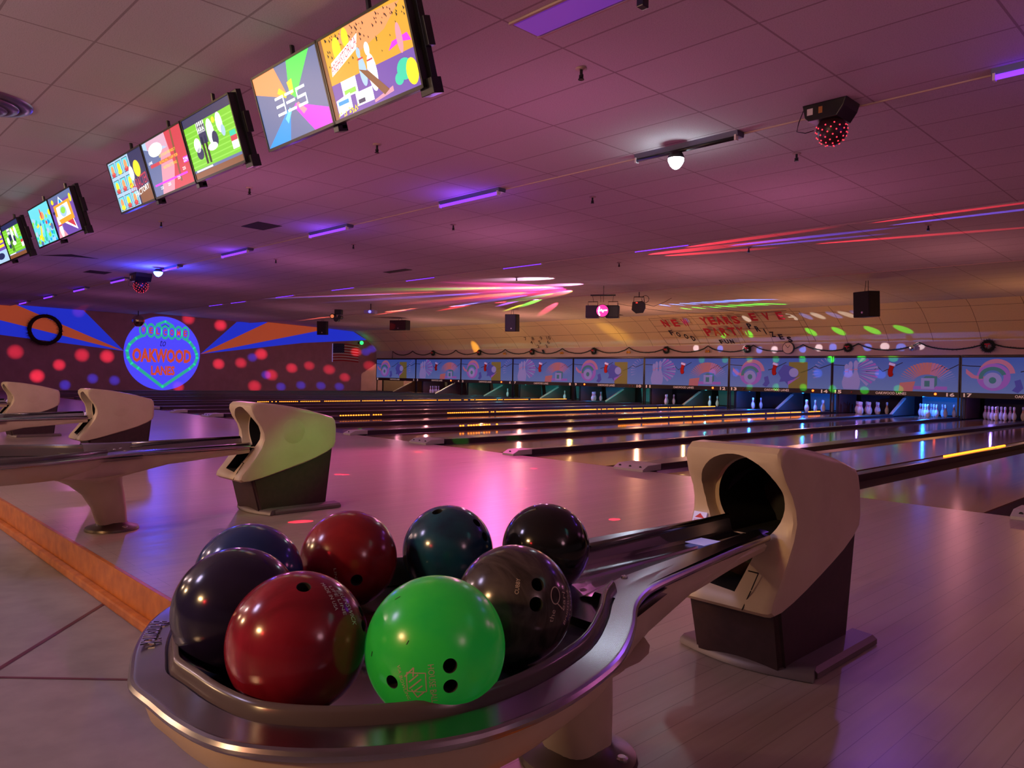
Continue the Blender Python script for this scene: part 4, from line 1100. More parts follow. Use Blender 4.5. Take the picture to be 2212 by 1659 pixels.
# small black mount next to it
t = thing('ceiling_bracket', 'small black bracket on the ceiling at the top edge of the photo', 'bracket', (32.36, -2.62, 3.35))
bm = bmesh.new(); box(bm, -.12, .12, -.02, .02, -.06, 0, .005); box(bm, -.11, -.06, -.03, .03, -.12, -.05, .005); box(bm, .07, .12, -.03, .03, -.11, -.05, .005); obj('arm', bm, M['blackgloss'], t)

# round air diffuser
t = thing('air_diffuser', 'round ringed air diffuser in the ceiling at the left edge', 'air vent', (26.75, -5.12, 3.35))
for k, (ri, ro, z) in enumerate(((.30, .42, .0), (.21, .31, .03), (.13, .22, .055), (.05, .14, .075))):
    bm = bmesh.new(); lathe(bm, [(ro, -z), (ro - .01, -z - .018), ((ri + ro) / 2, -z - .028), (ri, -z - .035), (ri, -z - .02)], n=48); obj('ring', bm, M['diffuser'], t, smooth=True)
bm = bmesh.new(); capped(bm, [(.33, -.004), (.33, -.008)], n=32); obj('back_plate', bm, M['black'], t)

# sprinkler heads
spr = None
SP = [((31.20, -1.95, 3.35), 'nearest, left of the white party bulb'), ((28.35, -1.91, 3.35), 'below the two largest screens'), ((25.5, -1.97, 3.35), 'third going left'), ((22.2, -1.92, 3.35), 'fourth going left'),
      ((31.34, 1.41, 3.395), 'below the red dotted ball'), ((28.44, 1.49, 3.39), 'right of the long lit batten'), ((25.52, 1.48, 3.39), 'left of the long lit batten'), ((22.6, 1.45, 3.39), 'farther left past the battens'), ((19.6, 1.4, 3.39), 'beyond the blue bulb'),
      ((25.0, 6.49, 3.41), 'right of the magenta streaks'), ((31.08, 6.41, 3.42), 'near the red streaks at the right'), ((21.58, 6.79, 3.40), 'above the magenta streaks'), ((28.0, 6.5, 3.41), 'between the white streaks and the red ones')]
for p, w_ in SP:
    lb_ = 'small sprinkler head on the ceiling, ' + w_
    if spr is None:
        spr = thing('sprinkler_head', lb_, 'sprinkler', p, group='sprinkler heads')
        bm = bmesh.new(); capped(bm, [(.045, 0), (.045, -.008), (.018, -.012)], n=16); obj('escutcheon', bm, M['wallpale'], spr, smooth=True)
        bm = bmesh.new(); capped(bm, [(.012, -.01), (.012, -.05), (.018, -.055), (.018, -.07), (.008, -.08)], n=10); box(bm, -.02, -.014, -.004, .004, -.085, -.05); box(bm, .014, .02, -.004, .004, -.085, -.05)
        capped(bm, [(.024, -.085), (.024, -.089)], n=12); obj('spray_head', bm, M['blackgloss'], spr)
    else: dup(spr, p, lb_)

# missing or sagging tiles showing dark gaps
def gap(name, pts, lab):
    bm = bmesh.new(); A = [bm.verts.new((x, y, z)) for x, y, z in pts]; bm.faces.new(A)
    B = [bm.verts.new((x, y, z + .01)) for x, y, z in pts]; bm.faces.new(B[::-1])
    n = len(A)
    for i in range(n): bm.faces.new([A[i], A[(i + 1) % n], B[(i + 1) % n], B[i]])
    tag(obj(name, bm, M['black']), lab, 'ceiling vent', 'dark ceiling vents')
gap('ceiling_vent', [(22.84, -.87, 3.346), (23.44, -.86, 3.346), (23.40, -.42, 3.346), (22.80, -.46, 3.346)], 'dark square vent opening left of the lit battens')
gap('ceiling_vent', [(13.8, -.85, 3.346), (14.4, -.85, 3.346), (14.4, -.35, 3.346), (13.8, -.35, 3.346)], 'small dark vent opening left of the blue bulb')
gap('ceiling_vent', [(16.2, -2.3, 3.346), (16.95, -1.9, 3.346), (16.7, -1.3, 3.346), (16.6, -1.75, 3.346)], 'dark crooked gap in the ceiling under the leftmost screens')
gap('ceiling_vent', [(20.0, 3.9, 3.345), (20.9, 3.9, 3.345), (20.9, 4.1, 3.340), (20.0, 4.1, 3.340)], 'thin dark slot in the ceiling left of the magenta streaks')
gap('ceiling_vent', [(17.2, 15.3, 3.24), (18.1, 15.3, 3.24), (18.1, 15.6, 3.232), (17.2, 15.6, 3.232)], 'thin dark slot below the triple stage light')

# dazzling party bulb
def party_bulb(x, y, z, lab, col, s, R=.055):
    t = thing('party_bulb', lab, 'party light', (x, y, z), group='party bulbs')
    bm = bmesh.new(); capped(bm, [(R * .55, .0), (R * .8, -.02), (R, -.05), (R * 1.02, -.07)], n=20); obj('socket', bm, M['blackgloss'], t, smooth=True)
    bm = bmesh.new(); capped(bm, [(R * .98, -.07), (R * .95, -.10), (R * .75, -.135), (R * .45, -.165), (R * .1, -.18)], n=20); obj('lens', bm, glow('bulb_' + lab[:5], col, s), t, smooth=True)
    return t
party_bulb(30.66, .16, 3.27, 'dazzling white faceted party bulb hanging by the unlit batten', (.75, .95, 1.0), 30, .082)
lamp('bulb_light', 'POINT', (30.66, .16, 3.03), (.75, .85, 1.0), 3.5, size=.03)
party_bulb(16.35, .08, 3.31, 'small blue glowing party bulb beside the far dark box', (.02, .10, 1.0), 130, .10)
lamp('bulb_light', 'POINT', (16.35, .05, 3.02), (.03, .05, 1.0), 60, size=.06)

def red_ball_fixture(x, y, z, S, lab):
    t = thing('party_ball_light', lab, 'party light', (x, y, z), group='ball party lights')
    bm = bmesh.new(); prism(bm, [(-.17, 0), (-.15, -.10), (-.12, -.13), (.10, -.13), (.15, -.06), (.17, 0)], 'Y', -.13, .13, bev=.008)
    bmesh.ops.scale(bm, vec=(S, S, S), verts=bm.verts); obj('case', bm, M['blackgloss'], t)
    bm = bmesh.new(); sphere(bm, .115 * S, (.01, 0, -.20 * S), 28); obj('ball', bm, mat('ball_housing', (.04, .012, .015), .35), t, smooth=True)
    for a, b_, nm in ((-.13, -.085, 'label'), (-.04, -.01, 'label')):
        bm = bmesh.new(); box(bm, a * S, b_ * S, -.1315 * S, -.130 * S, -.085 * S, -.035 * S); obj(nm, bm, M['white'] if a < -.1 else mat('label_orange', (.5, .2, .04), .6), t)
    bm = bmesh.new(); gold = PI * (3 - 5 ** .5)
    for i in range(90):
        zz = 1 - 2 * (i + .5) / 90
        if zz > .35: continue
        r_ = math.sqrt(1 - zz * zz); p = Vector((r_ * math.cos(i * gold), r_ * math.sin(i * gold), zz)) * .1155 * S + Vector((.01, 0, -.20 * S))
        bmesh.ops.create_icosphere(bm, subdivisions=1, radius=.0062 * S, matrix=Matrix.Translation(p))
    obj('red_lenses', bm, glow('red_lens', (1, .03, .06), 2.4), t)
    bm = bmesh.new(); tube(bm, [(-.17 * S, -.10 * S, -.02 * S), (-.20 * S, -.12 * S, -.12 * S), (-.21 * S, -.13 * S, -.19 * S), (-.15 * S, -.11 * S, -.21 * S), (-.10 * S, -.07 * S, -.19 * S)], .004, 6); obj('cable', bm, M['blackgloss'], t, smooth=True)
red_ball_fixture(32.26, .13, 3.35, 1.12, 'black party light with red dotted ball at the right of the ceiling')
red_ball_fixture(14.75, .22, 3.34, 1.5, 'far black party light with red dotted ball beside the blue bulb')

# loudspeakers
def speaker(x, y, z, w, h, d, rz, lab, tilt=.1, ceil_z=3.35, horn=None):
    t = thing('loudspeaker', lab, 'loudspeaker', (x, y, z), (tilt, 0, rz), group='hanging loudspeakers')
    bm = bmesh.new(); box(bm, -w / 2, w / 2, -d / 2, d / 2, -h / 2, h / 2, .015); obj('cabinet', bm, M['black'], t)
    bm = bmesh.new(); box(bm, -w / 2 + .02, w / 2 - .02, -d / 2 - .008, -d / 2 + .002, -h / 2 + .02, h / 2 - .02); obj('grille', bm, horn or M['black'], t)
    bm = bmesh.new(); capped(bm, [(.025, -.004), (.025, .004)], n=10, axis='Y', c=(.03, -d / 2 - .011, -h * .32)); obj('badge', bm, mat('badge_silver', (.6, .45, .5), .3, .8), t)
    for s in (-.1, .12):
        bm = bmesh.new(); tube(bm, [(s * w, 0, h / 2 - .01), (s * w * .6 + .02, 0, h / 2 + (ceil_z - z - h / 2) * .98)], .007, 5); obj('hanging_chain', bm, M['blackgloss'], t)
speaker(28.02, 12.0, 2.80, .46, .60, .35, -.35, 'large black loudspeaker hanging at the far right', .05, 3.36)
speaker(8.35, 12.8, 3.03, .82, .42, .35, .35, 'wide loudspeaker glowing red at its left side', 0, 3.33, mat('grille_dark', (.05, .012, .012), .6))
speaker(15.45, 12.6, 2.86, .42, .62, .38, .45, 'upright loudspeaker with violet sheen above the middle panels', .05, 3.34, mat('grille_violet', (.03, .01, .05), .35))
speaker(4.05, 11.6, 2.98, .42, .62, .35, .7, 'small black loudspeaker over the right painted rays', .06, 3.37)
lamp('speaker_red_spot', 'SPOT', (12.9, 8.0, 3.0), (1, .06, .01), 900, (8.05, 12.6, 3.03), spot=.065, blend=.4)

# stage lights
def stage_light(x, y, z, lab):
    t = thing('stage_light', lab, 'stage light', (x, y, z), group='stage lights')
    bm = bmesh.new(); box(bm, -.55, .50, -.03, .03, .60, .66, .01); obj('cross_bar', bm, M['blackgloss'], t)
    bm = bmesh.new()
    for xx in (-.46, -.12, .0, .42): tube(bm, [(xx, 0, .62), (xx * .9, 0, .34)], .008, 5)
    tube(bm, [(0, 0, .62), (0, 0, 1.07)], .012, 6); obj('hanging_rod', bm, M['blackgloss'], t)
    for s, nm in ((-1, 'l'), (1, 'r')):
        bm = bmesh.new(); box(bm, s * .42 - .30, s * .42 + .24, -.20, .22, -.32, .20, .03)
        obj('lamp_case', bm, M['blackgloss'] if s > 0 else mat('case_grey', (.06, .04, .08), .4), t)
        bm = bmesh.new(); tube(bm, [(s * .42 - .22, 0, .18), (s * .42 - .22, 0, .36), (s * .42 + .18, 0, .36), (s * .42 + .18, 0, .18)], .016, 6); obj('yoke', bm, M['blackgloss'], t)
    bm = bmesh.new(); capped(bm, [(.27, -.08), (.27, -.05), (.22, .1)], n=32, axis='Y', c=(0, -.22, -.04)); obj('lens_ring', bm, M['blackgloss'], t, smooth=True, angle=.6)
    bm = bmesh.new(); capped(bm, [(.245, -.095), (.245, -.08)], n=32, axis='Y', c=(0, -.22, -.04)); obj('lens', bm, glow('magenta_lens', (1, .03, .28), 1.6), t)
    bm = bmesh.new()
    for a, b_ in (((-.18, 0), (.20, .02)), ((-.05, .06), (.04, -.06)), ((-.12, .16), (-.15, -.05)), ((-.15, -.08), (-.10, -.2))):
        tube(bm, [(a[0], -.325, a[1] - .04), (b_[0], -.325, b_[1] - .04)], .022, 5)
    obj('filament', bm, glow('lens_core', (1, .75, .95), 9), t)
    return t
st_ = stage_light(22.55, 9.0, 2.70, 'double stage light on a bar with a glowing magenta lens'); st_.rotation_euler = (0, 0, .55); st_.scale = (.62, .62, .62)
t = thing('stage_light', 'single black stage light with a small red lamp, hung on a yoke', 'stage light', (22.2, 11.0, 2.98), (0.1, 0, .6), group='stage lights')
bm = bmesh.new(); prism(bm, [(-.18, .12), (-.20, -.10), (-.08, -.20), (.12, -.18), (.18, -.05), (.17, .08), (.08, .15)], 'Y', -.12, .16, bev=.01); obj('lamp_case', bm, M['blackgloss'], t)
bm = bmesh.new(); tube(bm, [(-.15, 0, .1), (-.14, 0, .26), (.13, 0, .26), (.14, 0, .1)], .014, 6); tube(bm, [(0, 0, .26), (0, 0, .40)], .012, 6); obj('yoke', bm, M['blackgloss'], t)
bm = bmesh.new(); sphere(bm, .03, (-.06, -.13, .10), 10, sz=.5); obj('pilot_lamp', bm, glow('pilot_red', (1, .03, .02), 2.5), t)
bm = bmesh.new(); tube(bm, [(.17 + .10 * math.sin(a), .02, .16 - .10 * math.cos(a) + .04) for a in [PI * i / 6 for i in range(13)]], .008, 5); tube(bm, [(.17, .02, .06), (.4, .3, .0), (.7, .8, .12), (1.0, 1.5, .30)], .007, 5); obj('cable', bm, M['blackgloss'], t)

# small fixtures far left on the ceiling
t = thing('effect_spot_cluster', 'cluster of small dark effect lights on the ceiling above the flag', 'party light', (9.7, 8.9, 3.1)); t.rotation_euler = (0, 0, .6)
bm = bmesh.new(); box(bm, -.05, .22, -.1, .1, .05, .24, .02); obj('mount', bm, M['blackgloss'], t)
for k, (a, z, r) in enumerate(((-.10, -.02, .10), (.05, -.14, .09), (.18, -.05, .08))):
    bm = bmesh.new(); capped(bm, [(r, -.16), (r * .95, .05), (r * .5, .10)], n=16, axis='Y', c=(a, 0, z)); obj('spot_can', bm, M['blackgloss'], t, smooth=True, angle=.7)
bm = bmesh.new(); capped(bm, [(.07, -.168), (.07, -.16)], n=14, axis='Y', c=(-.10, 0, -.02)); obj('lens', bm, mat('lens_amber', (.4, .1, .05), .2, emit=(1, .25, .1), es=.7), t)
t = thing('ceiling_projector', 'small projector with a blue glow under the ceiling', 'projector', (12.9, 8.3, 3.06)); t.rotation_euler = (0, 0, .5)
bm = bmesh.new(); box(bm, -.20, .20, -.12, .12, -.06, .06, .015); obj('case', bm, mat('projector_case', (.35, .3, .5), .4), t)
bm = bmesh.new(); tube(bm, [(0, 0, .06), (0, 0, .28)], .02, 8); obj('mount_pole', bm, M['blackgloss'], t)
bm = bmesh.new(); capped(bm, [(.045, -.14), (.045, -.11)], n=14, axis='Y', c=(.03, 0, 0)); obj('lens', bm, glow('blue_lens', (.15, .15, 1), 3), t)
t = thing('mirror_ball', 'small mirrored ball glinting gold at the left edge of the round sign', 'mirror ball', (1.9, 4.35, 2.92))
bm = bmesh.new(); bmesh.ops.create_uvsphere(bm, u_segments=14, v_segments=9, radius=.25); obj('ball', bm, mat('mirror_tiles', (.75, .6, .4), .08, 1.0), t)
bm = bmesh.new(); tube(bm, [(0, 0, .24), (0, 0, .41)], .02, 6); obj('hanger', bm, M['blackgloss'], t)
for p in ((.26, -.10, .02), (.16, -.14, -.22), (-.1, -.25, .05)):
    pass
lamp('mirror_ball_lamp', 'SPOT', (4.2, 2.2, 3.2), (1, .8, .45), 150, (1.9, 4.35, 2.92), spot=.18, size=.03)
t = thing('green_effect_light', 'glowing green effect light right of the flag', 'party light', (-.2, 16.45, 2.60)); 
bm = bmesh.new(); sphere(bm, .10, (0, 0, 0), 16); obj('lens', bm, glow('green_lens', (.02, 1, .12), 3.0), t, smooth=True)
bm = bmesh.new(); box(bm, -.29, -.06, -.06, .06, -.05, .05, .01); obj('bracket', bm, M['blackgloss'], t)

# ------------------------------------------------------------------ overhead screens
def E_(n, c, s=1.0): return mat(n, (.01, .01, .01), .3, emit=c, es=s)
SCR = [E_('s_slate', (.13, .18, .38), 1.1), E_('s_green', (.06, .85, .10), 1.3), E_('s_orange', (1.0, .32, .12), 1.3), E_('s_blue', (0, .30, 1.0), 1.3), E_('s_magenta', (.75, .03, .85), 1.3), E_('s_white', (1, 1, 1), 1.6),
       E_('s_yellow', (1, .72, .02), 1.3), E_('s_red', (.70, .05, .08), 1.1), E_('s_black', (.01, .01, .015), 1), E_('s_sky', (.42, .62, .85), 1.2), E_('s_grass', (.20, .62, .03), 1.2), E_('s_grass2', (.30, .75, .08), 1.2),
       E_('s_purple', (.18, .08, .45), 1.1), E_('s_teal', (.02, .65, .42), 1.2), E_('s_brown', (.28, .10, .04), 1), E_('s_pink', (.85, .35, .45), 1.1), E_('s_navy', (.02, .03, .12), 1), E_('s_cyan', (.15, .70, .80), 1.2), E_('s_wood', (.85, .38, .03), 1.2)]
SL, GR, OR, BL, MG, WH, YE, RE, BK, SK, G1, G2, PU, TE, BN, PK, NV, CY_, WD = range(19)
TVW, TVH = 1.0, .56
def tv(x0, w, kind, lab, end=False):
    """screen hung under the ceiling, tipped forward towards the players"""
    t = thing('overhead_screen', lab, 'television', (x0 + w / 2, -3.715, 2.948), (.30, 0, 0), group='overhead screens')
    H = TVH; hw, hh = w / 2, H / 2
    bm = bmesh.new(); box(bm, -hw, hw, 0.0, .055, -hh, hh, .006); obj('case', bm, M['blackgloss'], t)
    bm = bmesh.new()
    B = .016
    for a in ((-hw, hw, hh - B, hh), (-hw, hw, -hh, -hh + B * 1.3), (-hw, -hw + B, -hh, hh), (hw - B, hw, -hh, hh)): box(bm, a[0], a[1], -.008, .0, a[2], a[3])
    obj('bezel', bm, M['blackgloss'], t)
    bm = bmesh.new(); sw, sh = w - 2 * B, H - 2.3 * B
    def P(u, v, k): return (-sw / 2 + u * sw, -.001 - .0006 * k, -sh / 2 + v * sh + .0025)
    def S(pts, mi, k=1): poly(bm, [P(u, v, k) for u, v in pts], mi)
    def R(a, b_, c, d, mi, k=1): S([(a, b_), (c, b_), (c, d), (a, d)], mi, k)
    def EL(cx, cy, rx, ry, mi, k=1, n=18): S([(cx + rx * math.cos(2 * PI * i / n), cy + ry * math.sin(2 * PI * i / n)) for i in range(n)], mi, k)
    def TX(s_, cx, cy, w_, h_, mi, k=3, sk=0): fit_text(bm, s_, w_ * sw, h_ * sh, lambda a, b_: P(cx + a / sw, cy + (b_ + sk * a) / sh, k), mi)
    rnd = random.Random(hash(kind) % 1000 if False else len(kind) * 7)
    if kind == 'three':
        R(0, 0, 1, 1, SL, 0); c = (.5, .47)
        S([c, (.42, 1), (.80, 1), (1, .97)], G1 if False else GR, 1) if False else S([(.5, .6), (.56, 1), (.90, 1), (.58, .5)], GR, 1)
        S([(.44, .56), (0, 1), (.0, .80), (.0, .76), (.40, .50)], OR, 1) if False else S([(.40, .58), (.0, .78), (.0, 1), (.36, 1), (.46, .62)], OR, 1)
        S([(.42, .40), (.0, .0), (.36, .0), (.47, .40)], BL, 1); S([(.56, .44), (1, .20), (1, 0), (.74, 0), (.52, .40)], MG, 1)
        S([(.52, .56), (.50, .74), (.58, .76), (.57, .58)], YE, 2); S([(.44, .55), (.33, .66), (.37, .72), (.47, .6)], YE, 2)
        S([(.46, .42), (.36, .30), (.39, .22), (.49, .38)], CY_, 2); S([(.56, .42), (.64, .26), (.70, .30), (.60, .44)], PK, 2)
        for x_ in (.27, .43, .60):
            for y_ in (.60, .49, .38): R(x_, y_ - .018, x_ + .135, y_ + .018, WH, 4)
        R(.39, .38, .405, .60, WH, 4); R(.60, .49, .615, .60, WH, 4); R(.72, .38, .735, .50, WH, 4)
    elif kind == 'cave':
        R(0, 0, 1, 1, WD, 0); R(0, 0, 1, .42, PU, 1); S([(.2, .9), (.45, .65), (.75, .75), (.95, .95), (.6, 1), (.3, 1)], OR, 1)
        for _ in range(90):
            a, b_ = rnd.uniform(.05, 1), 1 - abs(rnd.gauss(0, .18)); b_ = max(.45, b_); e = rnd.uniform(.008, .02); S([(a, b_), (a + e, b_ - e * 2), (a + e * .3, b_ - e * 3)], BK, 2)
        EL(.20, .80, .05, .15, YE, 3); EL(.32, .88, .04, .12, YE, 3)
        S([(.08, .52), (.42, .70), (.46, .86), (.10, .68)], WH, 4); TX('PREHISTORICA', .265, .69, .34, .11, RE, 6, .35)
        S([(0, 0), (.05, 0), (.04, 1), (0, 1)], BN, 3)
        for cx, cy, s_, m_ in ((.54, .36, 1, WH), (.44, .42, .8, SK)): EL(cx, cy, .05 * s_, .22 * s_, m_, 4); EL(cx - .01, cy + .28 * s_, .028 * s_, .08 * s_, m_, 4); R(cx - .035, cy + .14, cx + .03, cy + .16, RE, 5)
        S([(.40, .46), (.50, .40), (.68, .10), (.62, .06)], BN, 6); EL(.87, .24, .08, .12, TE, 4); EL(.94, .18, .06, .15, YE, 5); EL(.80, .16, .045, .07, TE, 5); EL(.88, .58, .03, .17, PK, 4); S([(.75, .50), (.88, .54), (.99, .50), (.96, .60), (.8, .58)], MG, 3)
        R(.16, .22, .34, .42, WH, 4); R(.18, .24, .32, .30, G2, 5); S([(.06, .03), (.24, .08), (.24, .26), (.06, .22)], WH, 5); R(.08, .15, .21, .2, BL, 6); R(.30, .06, .50, .22, WH, 5); R(.32, .08, .4, .13, NV, 6)
        for _ in range(20): a, b_ = rnd.uniform(.05, .3), rnd.uniform(0, .07); S([(a, b_), (a + .02, b_ + .01), (a + .01, b_ + .04)], YE, 6)
        S([(.5, .02), (.72, .06), (.72, .12), (.5, .05)], PK, 5)
    elif kind == 'factory':
        R(0, 0, 1, 1, BN, 0); R(.0, .0, .62, 1, SK, 1); R(.62, 0, 1, 1, NV, 1); R(.66, .0, 1, .3, BN, 2)
        for i in range(3):
            for j in range(3):
                a, b_ = .03 + i * .2, .03 + j * .34; R(a - .008, b_ - .012, a + .158, b_ + .262, BK, 2); R(a, b_, a + .15, b_ + .25, CY_, 3); EL(a + .075, b_ + .13, .045, .09, YE if (i + j) % 2 else OR, 4); EL(a + .075, b_ + .04, .06, .05, RE if (i + j) % 3 else YE, 4)
        EL(.60, .62, .06, .14, WH, 5); EL(.77, .66, .09, .16, YE, 5); TX('CHARACTER', .72, .40, .52, .20, RE, 7, .1); TX('FACTORY', .76, .24, .40, .11, WH, 7, .1)
    elif kind == 'results':
        R(0, 0, 1, 1, RE, 0); R(0, .75, .6, 1, SK, 1); S([(.1, .0), (.5, .0), (.65, .4), (.6, 1), (.1, 1)], PK, 1); S([(.70, .1), (.74, .1), (.78, 1), (.74, 1)], BN, 2); S([(0, .0), (.2, 0), (.4, .7), (0, .9)], SL, 2); EL(.3, .8, .18, .12, WH, 3)
        R(.08, .52, .95, .58, RE, 4); R(.06, .18, .9, .215, MG, 4); R(.88, .36, 1, .46, MG, 4)
        TX('SEE YOUR FRIENDLY', .56, .66, .42, .05, YE, 6); TX('BOWLING STAFF FOR', .56, .55, .46, .05, YE, 6); TX('INSTRUCTIONS', .56, .44, .34, .05, YE, 6)
        for a, b_ in ((.22, .12), (.42, .13), (.68, .17), (.85, .28)): TX('225', a, b_, .07, .05, WH, 6)
        TX('229', .93, .41, .10, .07, WH, 6); TX('LANE', .1, .62, .1, .05, WH, 6)
    elif kind == 'football':
        R(0, 0, 1, 1, NV, 0); R(.0, .14, 1, .86, G1, 1); R(0, 0, 1, .10, BN, 1); R(0, .10, 1, .145, SL, 2)
        for k in range(8): R(0, .19 + k * .08, 1, .21 + k * .08, G2, 2)
        for a, b_, c, d, m_ in ((.30, .18, .34, .62, BK), (.37, .18, .41, .62, BK), (.28, .50, .44, .80, NV), (.27, .68, .43, .86, WH)): S([(a, b_), (c, b_), (c, d), (a, d)], m_, 4)
        for a in (.28, .32, .36, .40): R(a, .70, a + .015, .86, BK, 5)
        TX('ABA', .35, .74, .14, .06, WH, 6)
        EL(.20, .52, .07, .12, WH, 3); EL(.22, .38, .07, .10, NV, 3); EL(.52, .62, .07, .22, WH, 3); EL(.58, .50, .06, .12, NV, 4); EL(.50, .40, .10, .06, WH, 5); EL(.72, .70, .06, .16, WH, 3); EL(.76, .56, .04, .09, SK, 4); EL(.62, .78, .03, .05, YE, 5)
        R(.86, .22, .98, .38, WH, 4); R(.86, .34, .98, .42, RE, 5); R(.86, .42, .97, .50, TE, 5); R(.05, .11, .4, .135, WH, 4)
    elif kind == 'reef':
        R(0, 0, 1, 1, CY_, 0)
        for _ in range(70):
            a, b_ = rnd.uniform(.02, .95), rnd.uniform(.02, .75); r_ = rnd.uniform(.02, .07); EL(a, b_, r_, r_ * 1.2, rnd.choice([BL, TE, G2, CY_, YE, SK, SL]), 1 + rnd.random())
        EL(.62, .72, .06, .10, OR, 4); EL(.55, .78, .03, .14, RE, 4); EL(.70, .52, .04, .05, RE, 4); S([(.3, .1), (.42, .5), (.36, .5), (.22, .15)], YE, 3); S([(.5, .05), (.62, .5), (.56, .5), (.44, .1)], TE, 4)
    elif kind == 'frame':
        R(0, 0, 1, 1, PU, 0); R(0, .85, 1, 1, SL, 1); S([(.25, .55), (.45, .95), (.75, .60)], WH, 1); S([(.30, .58), (.46, .90), (.70, .60)], BL, 2); S([(.35, .35), (.8, .35), (.86, .05)], WH, 1); S([(.48, .34), (.78, .34), (.82, .12)], RE, 2)
        S([(.12, .30), (.86, .32), (.84, .80), (.14, .78)], WD, 3); S([(.22, .42), (.76, .44), (.74, .74), (.24, .72)], WH, 4); EL(.5, .58, .14, .14, SK, 5); EL(.5, .60, .10, .08, G2, 6)
        EL(.20, .20, .07, .20, WH, 5); EL(.18, .42, .035, .10, WH, 5); R(.12, .27, .28, .31, RE, 6); EL(.10, .62, .05, .04, NV, 6); S([(.0, 0), (.4, 0), (.3, .15), (.1, .25)], PK, 2); EL(.9, .8, .05, .1, YE, 3); EL(.15, .88, .05, .06, YE, 3)
    else:
        R(0, 0, 1, 1, PU, 0); R(0, 0, 1, .36, SK, 1); EL(.5, .2, .25, .1, NV, 2)
        for k in range(3): R(.55, .45 + k * .13, .92, .53 + k * .13, YE, 3)
        R(.75, .88, 1, 1, WH, 2)
    obj('screen', bm, SCR, t)
    # mounting: side bracket and ceiling arm
    bm = bmesh.new(); e_ = .06 if end else 0
    box(bm, hw - .10, hw - .006 + e_ * .5, .055, .10, -hh - .03, hh + .02, .004)
    if end: box(bm, hw - .02, hw + .055, .057, .11, -.05, .12, .004)
    box(bm, hw - .07, hw - .006 + e_, .02, .10, -hh - .045, -hh + .05 if end else -hh - .001, .004)
    obj('mount_bracket', bm, M['blackgloss'], t)
    bm = bmesh.new(); tube(bm, [(0, .08, .1), (0, .12, hh + .13)], .018, 8); obj('ceiling_arm', bm, M['blackgloss'], t)
    return t
tv(36.9, 1.0, 'results', 'overhead screen beyond the right side of the room, red page', True)  # unseen screens continuing the row, added for the highlights on the balls
tv(35.9, 1.0, 'reef', 'overhead screen beyond the right side of the room, turquoise picture')
tv(30.41, 1.01, 'cave', 'overhead screen showing a colourful caveman bowling picture, nearest the camera', True)
tv(29.42, .985, 'three', 'overhead screen with slate background, coloured beams and white 3ES lines')
tv(27.99, 1.02, 'football', 'overhead screen showing green football field, nearer one of two', True)
tv(26.95, 1.02, 'results', 'overhead screen with red scoring page and yellow text')
tv(25.87, 1.06, 'factory', 'overhead screen reading CHARACTER FACTORY beside small portraits')
tv(23.31, 1.08, 'frame', 'overhead screen with an orange picture frame and a bowling pin', True)
tv(22.21, 1.08, 'reef', 'overhead screen with a pale turquoise underwater picture')
tv(20.36, 1.15, 'football', 'overhead screen showing green football field, far one at the left edge', True)
tv(19.28, 1.06, 'text', 'leftmost overhead screen with yellow bars on violet, cut by the photo edge')

# ------------------------------------------------------------------ coloured party beams
BEAM = 6
def spot(S, T, rad, col, L_, blend=.35, name='party_beam'):
    S, T = Vector(S), Vector(T); d = (T - S).length
    return lamp(name, 'SPOT', S, col, L_ * 4 * PI * d * d * BEAM, T, 0.0, 2 * math.atan(rad / d), blend)
RED, BLU, GRN, WHT = (1, .03, .06), (.03, .06, 1), (.05, 1, .04), (.75, .72, .85)
SW = (14.4, .3, 2.72)
for k, (y, z) in enumerate([(2.77, 3.3), (0.53, 1.53), (2.08, 1.05), (1.29, 0.58), (2.92, 1.48), (3.89, 1.46), (8.81, 3.09), (7.31, 3.3), (8.75, 1.26), (9.84, 1.34), (10.87, 1.8), (11.42, 0.78), (12.52, 1.15), (13.5, 1.29), (14.67, 1.12), (10.56, 0.22), (6.9, 0.18), (15.63, 0.72), (17.17, 1.38), (16.3, 2.1)]):
    spot(SW, (XL, y, z), .27 + .07 * random.random(), (1, .05, .10), .6 + .5 * random.random(), 1.0)
for y, z in [(3.34, 0.5), (4.2, 0.43), (2.3, 0.22), (10.42, 1.62), (11.95, 0.2), (13.05, 0.28), (14.2, 0.26), (15.3, 0.22), (16.92, 2.13), (11.15, 0.78), (17.3, 2.3)]:
    spot(SW, (XL, y, z), .25, BLU, .8, 1.0)
SM = (22.2, 10.7, 2.45); BEAM = 11
for x, z in [(20.33, 1.67), (21.25, 1.67), (22.18, 1.68), (23.12, 1.68), (24.02, 1.68), (24.94, 1.68), (25.87, 1.7), (26.78, 1.71), (22.2, 0.75), (23.14, 0.77), (24.07, 0.78), (25.01, 0.76), (25.98, 0.74), (26.95, 0.8)]:
    spot(SM, (x, ymask, z), .13, GRN, .55, .5)
for x, z in [(21.67, 1.23), (20.77, 1.22), (24.53, 1.24), (25.47, 1.25), (26.43, 1.23)]: spot(SM, (x, ymask, z), .15, (.04, .2, 1), .45, .5)
for i, (x, z) in enumerate([(19.89, 2.1), (20.87, 2.07), (21.85, 2.05), (22.36, 2.01), (22.9, 2.02), (23.87, 2.02), (24.4, 2.06), (24.85, 2.07), (25.91, 2.05), (26.41, 2.07), (26.87, 2.04), (27.38, 2.07)]):
    spot(SM, (x, 17.58, z), .13, (.05, .2, 1) if i in (1, 3, 5, 7, 8, 10) else WHT, .5, .5)
for x in (24.28, 25.15, 26.15, 27.02, 21.15, 22.15): spot((21.6, 12.5, 2.75), (x, 17.23, 2.55), .13, GRN, .5, .4)
